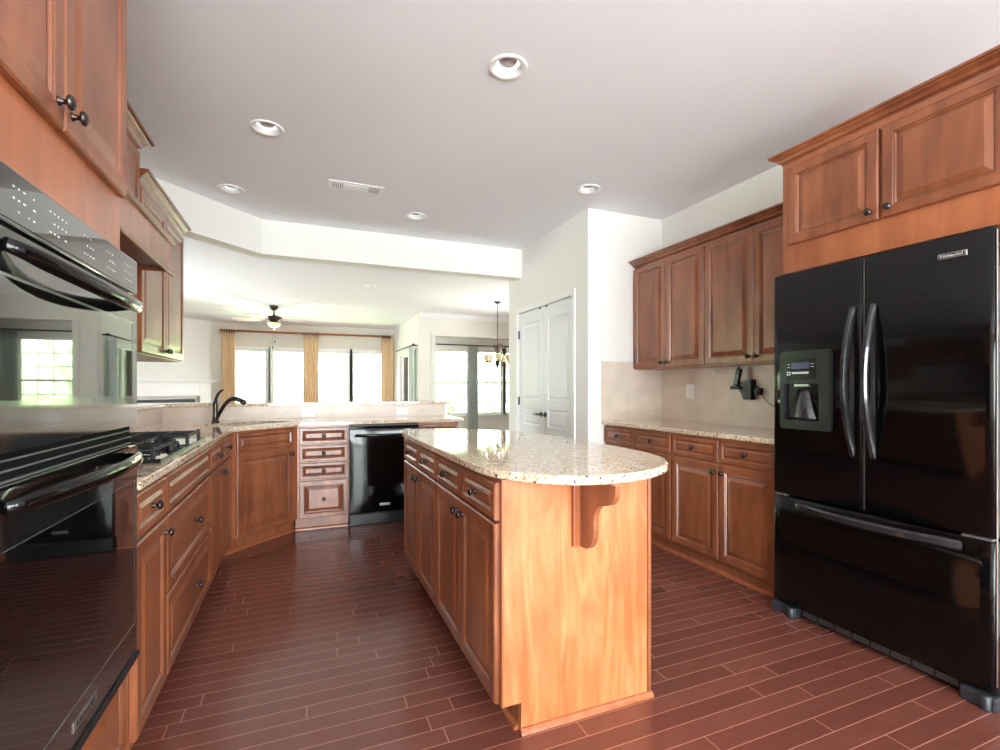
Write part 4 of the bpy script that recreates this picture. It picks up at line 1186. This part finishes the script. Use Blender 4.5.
# ================================================================== FAMILY ROOM FURNISHING
def curtain(label, p0, p1, z0, z1, m, folds=6, amp=0.035, group=None, name='curtain'):
    A, B_ = Vector(p0), Vector(p1); d = (B_ - A); L_ = d.length; d.normalize(); nr = Vector((-d.y, d.x))
    mb = MB(); nx = folds * 10; nz = 8; vs = []
    for side in (0, 1):
        for j in range(nz + 1):
            v = j / nz; z = z0 + (z1 - z0) * v
            for i in range(nx + 1):
                u = i / nx; s_ = math.sin(2 * PI * folds * u) * amp * (1.0 - 0.2 * v) + 0.008 * math.sin(5 * v + 9 * u)
                p = A + d * (L_ * u) + nr * (s_ + side * 0.004)
                vs.append((p.x, p.y, z))
    n1 = (nx + 1); n2 = n1 * (nz + 1); fs = []
    for j in range(nz):
        for i in range(nx):
            a = j * n1 + i
            fs += [(a, a + 1, a + n1 + 1, a + n1), (n2 + a, n2 + a + n1, n2 + a + n1 + 1, n2 + a + 1)]
    for i in range(nx): fs += [(i, n2 + i, n2 + i + 1, i + 1), (nz * n1 + i, nz * n1 + i + 1, n2 + nz * n1 + i + 1, n2 + nz * n1 + i)]
    for j in range(nz): a = j * n1; fs += [(a, a + n1, n2 + a + n1, n2 + a), (a + nx, n2 + a + nx, n2 + a + nx + n1, a + nx + n1)]
    mb.add(vs, fs, 0, True)
    return tag(mb.build(name, m), label, 'curtain', group)
yc = FY - 0.13
curtain('tan curtain panel left of the family room windows, beside the fireplace wall', (xat(221.5, yc), yc), (xat(235.2, yc), yc), 0.02, 2.484, M['tancurtain'], 6)
curtain('tan curtain panel hanging between the two family room windows', (xat(303.5, yc), yc), (xat(318.5, yc), yc), 0.02, 2.484, M['tancurtain'], 6)
curtain('tan curtain panel right of the family room windows, in the corner', (xat(381.5, yc), yc), (xat(393, yc), yc), 0.02, 2.484, M['tancurtain'], 5)
rod = empty('curtain_rod', 'long wooden curtain rod with rings across the family room windows', 'curtain rod', (0, yc, 2.545))
x0r, x1r = xat(219, yc), xat(391.5, yc)
mb = MB(); mb.tube([(x0r + 0.08, 0, 0), (x1r - 0.08, 0, 0)], 0.025, 12); mb.build('pole', M['rodwood'], rod)
for xx, sg in ((x0r, 1), (x1r, -1)):
    mb = MB(); mb.lathe([(0.004, 0), (0.03, sg * 0.02), (0.042, sg * 0.045), (0.03, sg * 0.07), (0.02, sg * 0.085)], (xx, 0, 0), 'x', 16); mb.build('finial', M['rodwood'], rod)
M['ring'] = mat('dark_wood_ring', (120, 70, 44), 0.45)
for ua, ub in ((222, 234), (304, 318), (382.5, 390)):
    for k in range(6):
        xx = xat(ua + (ub - ua) * k / 5, yc)
        pts = [(xx, 0.042 * math.cos(a), 0.042 * math.sin(a) - 0.012) for a in [2 * PI * q / 16 for q in range(17)]]
        mb = MB(); mb.tube(pts, 0.009, 6); mb.build('ring', M['ring'], rod)
# fireplace: mantel shelf, surround and firebox on the diagonal wall
fpn = empty('fireplace', 'white fireplace surround with mantel shelf on the diagonal wall', 'fireplace', (fd0.x, fd0.y, 0), math.atan2(fdir.y, fdir.x))
# local x along the wall (towards the left), local +y into the room
mb = MB(); mb.box(-0.0, 2.3, 0.002, 0.20, 1.345, 1.385, 0, 0.008) ; mb.box(0.04, 2.26, 0.002, 0.15, 1.31, 1.345, 0, 0.006)
mb.build('mantel_shelf', M['trim'], fpn)
mb = MB(); mb.box(0.10, 0.36, 0.002, 0.09, 0, 1.31, 0, 0.005); mb.box(1.94, 2.20, 0.002, 0.09, 0, 1.31, 0, 0.005); mb.box(0.36, 1.94, 0.002, 0.09, 1.02, 1.31, 0, 0.005)
mb.build('surround', M['trim'], fpn)
mb = MB(); mb.box(0.42, 1.88, 0.002, 0.03, 0.0, 0.955)
mb.build('firebox', M['hearth'], fpn)
# ceiling fan
FXC, FYC = xat(274, 10.1), 10.1
fan = empty('ceiling_fan', 'bronze ceiling fan with five pale blades in the family room', 'ceiling fan', (FXC, FYC, CZ))
mb = MB(); mb.lathe([(0.075, 0), (0.078, -0.02), (0.06, -0.06), (0.03, -0.085)], seg=24); mb.build('canopy', M['darkiron'], fan)
mb = MB(); mb.lathe([(0.013, -0.08), (0.013, -0.17), (0.022, -0.175), (0.022, -0.19)], seg=14); mb.build('downrod', M['darkiron'], fan)
mb = MB(); mb.lathe([(0.03, -0.185), (0.09, -0.20), (0.145, -0.215), (0.150, -0.24), (0.135, -0.262), (0.08, -0.275), (0.06, -0.30), (0.055, -0.315)], seg=28); mb.build('motor', M['darkiron'], fan)
mb = MB(); mb.lathe([(0.055, -0.316), (0.120, -0.322), (0.125, -0.335), (0.10, -0.37), (0.05, -0.40), (0.02, -0.41)], seg=28); bowl = mb.build('light_bowl', M['shade'], fan)
mb = MB(); mb.lathe([(0.02, -0.411), (0.022, -0.42), (0.008, -0.44), (0.002, -0.455)], seg=14); mb.build('finial', M['darkiron'], bowl)
for k in range(5):
    a = 2 * PI * k / 5 + 0.35
    pl = [(0.22, -0.045), (0.30, -0.065), (0.60, -0.075), (0.70, -0.068), (0.735, -0.03), (0.74, 0.03), (0.70, 0.068), (0.60, 0.075), (0.30, 0.065), (0.22, 0.045)]
    mb = MB(); mb.prism(pl, -0.004, 0.004, lambda p, q, h: (p, q, h))
    b_ = mb.build('blade', M['blade'], fan, (0, 0, -0.262), (0.20, 0, a))
    mb = MB(); mb.box(0.13, 0.27, -0.014, 0.014, -0.013, -0.005, 0, 0.002); mb.build('blade_iron', M['darkiron'], b_)
for dx, L_ in ((-0.02, 0.46), (0.02, 0.34)):
    mb = MB(); mb.tube([(dx, -0.06, -0.31), (dx, -0.062, -0.31 - L_)], 0.0015, 5); mb.lathe([(0.003, -0.31 - L_), (0.010, -0.33 - L_), (0.010, -0.35 - L_), (0.003, -0.365 - L_)], (dx, -0.062, 0), 'z', 10)
    mb.build('pull_chain', M['darkiron'], fan)
# side window curtain and rod on family right wall
xw = FXR - 0.10
curtain('grey curtain panel on the family room side window', (xw, 10.12), (xw, 10.42), 0.02, 2.07, M['greycurtain'], 4, 0.03)
rr = empty('curtain_rod', 'short dark curtain rod on the family room side window', 'curtain rod', (xw, 10.0, 2.10))
mb = MB(); mb.tube([(0, 0.05, 0), (0, 2.0, 0)], 0.012, 10); mb.build('pole', M['darkiron'], rr)
mb = MB(); mb.lathe([(0.012, 0.05), (0.028, 0.03), (0.028, 0.01), (0.004, -0.01)], axis='y', seg=14); mb.build('finial', M['darkiron'], rr)
mb = MB(); mb.box(-0.01, 0.099, 0.09, 0.11, -0.012, 0.012); mb.build('bracket', M['darkiron'], rr)
# bay curtains
yb2 = NY - 0.12
curtain('grey-green curtain panel in the breakfast bay, between two windows', (xat(468.5, yb2), yb2), (xat(478, yb2), yb2), 0.02, 2.15, M['greycurtain'], 5, 0.03)
curtain('grey-green curtain panel at the right end of the breakfast bay windows, near the pantry corner', (4.85, yb2), (5.10, yb2), 0.02, 2.15, M['greycurtain'], 4, 0.03)
r2 = empty('curtain_rod', 'thin dark curtain rod across the breakfast bay windows', 'curtain rod', (0, yb2, 2.17))
mb = MB(); mb.tube([(FXR + 0.16, 0, 0), (5.25, 0, 0)], 0.012, 10); mb.build('pole', M['darkiron'], r2)
# chandelier
chx, chy = xat(497.5, 8.1), 8.1
ch = empty('chandelier', 'bronze chandelier with amber glass bell shades in the breakfast room', 'chandelier', (chx, chy, CZ))
mb = MB(); mb.lathe([(0.065, 0), (0.062, -0.012), (0.03, -0.03), (0.01, -0.04)], seg=20); mb.build('canopy', M['darkiron'], ch)
mb = MB(); mb.tube([(0, 0, -0.035), (0, 0, -0.79)], 0.007, 8); mb.build('chain', M['darkiron'], ch)
mb = MB(); mb.lathe([(0.008, -0.77), (0.024, -0.79), (0.028, -0.85), (0.014, -0.92), (0.018, -1), (0.034, -1.07), (0.038, -1.12), (0.02, -1.17), (0.004, -1.2)], seg=18); mb.build('column', M['darkiron'], ch)
for k in range(5):
    a = 2 * PI * k / 5 - PI / 2 - YAW + 0.12
    ca, sa = math.cos(a), math.sin(a)
    def cp_(r_, z_): return (r_ * ca, r_ * sa, z_)
    mb = MB(); mb.tube([cp_(0.02, -0.93), cp_(0.05, -0.87), cp_(0.075, -0.8), cp_(0.06, -0.76), cp_(0.03, -0.77)], 0.005, 7)
    mb.tube([cp_(0.02, -1.11), cp_(0.07, -1.15), cp_(0.13, -1.16), cp_(0.185, -1.13), cp_(0.21, -1.08)], 0.006, 8); mb.build('arm', M['darkiron'], ch)
    mb = MB(); vs = []; seg = 24; prof = [(0.022, -1.08), (0.034, -1.075), (0.055, -1.045), (0.062, -1), (0.075, -0.955), (0.072, -0.955), (0.059, -1), (0.051, -1.043), (0.030, -1.07), (0.018, -1.07)]
    mb.lathe(prof, (0.21 * ca, 0.21 * sa, 0), 'z', 24); mb.build('lamp_shade', M['shade'], ch)
    mb = MB(); mb.lathe([(0.014, -1.1), (0.026, -1.09), (0.028, -1.08), (0.004, -1.08)], (0.21 * ca, 0.21 * sa, 0), 'z', 16); mb.build('cup', M['darkiron'], ch)
def bulb_light(name, loc, power, radius, parent, color=(1, 0.93, 0.84)):
    l = bpy.data.lights.new(name, 'POINT'); l.energy = power; l.shadow_soft_size = radius; l.color = color
    o = bpy.data.objects.new(name, l); C.objects.link(o); o.location = loc; o.parent = parent
for k in range(5):
    a = 2 * PI * k / 5 - PI / 2 - YAW + 0.12
    bulb_light('bulb', (0.21 * math.cos(a), 0.21 * math.sin(a), -0.97), 1.0, 0.03, ch)
bulb_light('bulb', (0, 0, -0.47), 8, 0.03, fan)
# outdoors
struct_o = MB().box(-40, 40, 13.6, 60, -0.6, -0.5).build('lawn', M['lawn']); struct_o['kind'] = 'structure'
mb = MB(); random.seed(11)
bm = bmesh.new(); bmesh.ops.create_icosphere(bm, subdivisions=3, radius=1.0); iv = [v.co.copy() for v in bm.verts]; ifc = [tuple(v.index for v in f.verts) for f in bm.faces]; bm.free()
for k in range(26):
    cx_ = -34 + k * 2.8 + random.uniform(-1, 1); cy_ = random.uniform(26, 36); rr_ = random.uniform(2.0, 3.6); hz = random.uniform(1.5, 4.5)
    vs = [(cx_ + v.x * rr_ * (1 + 0.12 * math.sin(9 * v.x + k) * math.sin(7 * v.z)), cy_ + v.y * rr_, hz + v.z * rr_ * 1.2 * (1 + 0.1 * math.sin(8 * v.y + k))) for v in iv]
    mb.add(vs, ifc, 0, True)
tr = mb.build('tree_foliage', M['leaf']); tag(tr, 'green trees outside beyond the windows', 'tree', kind='stuff')
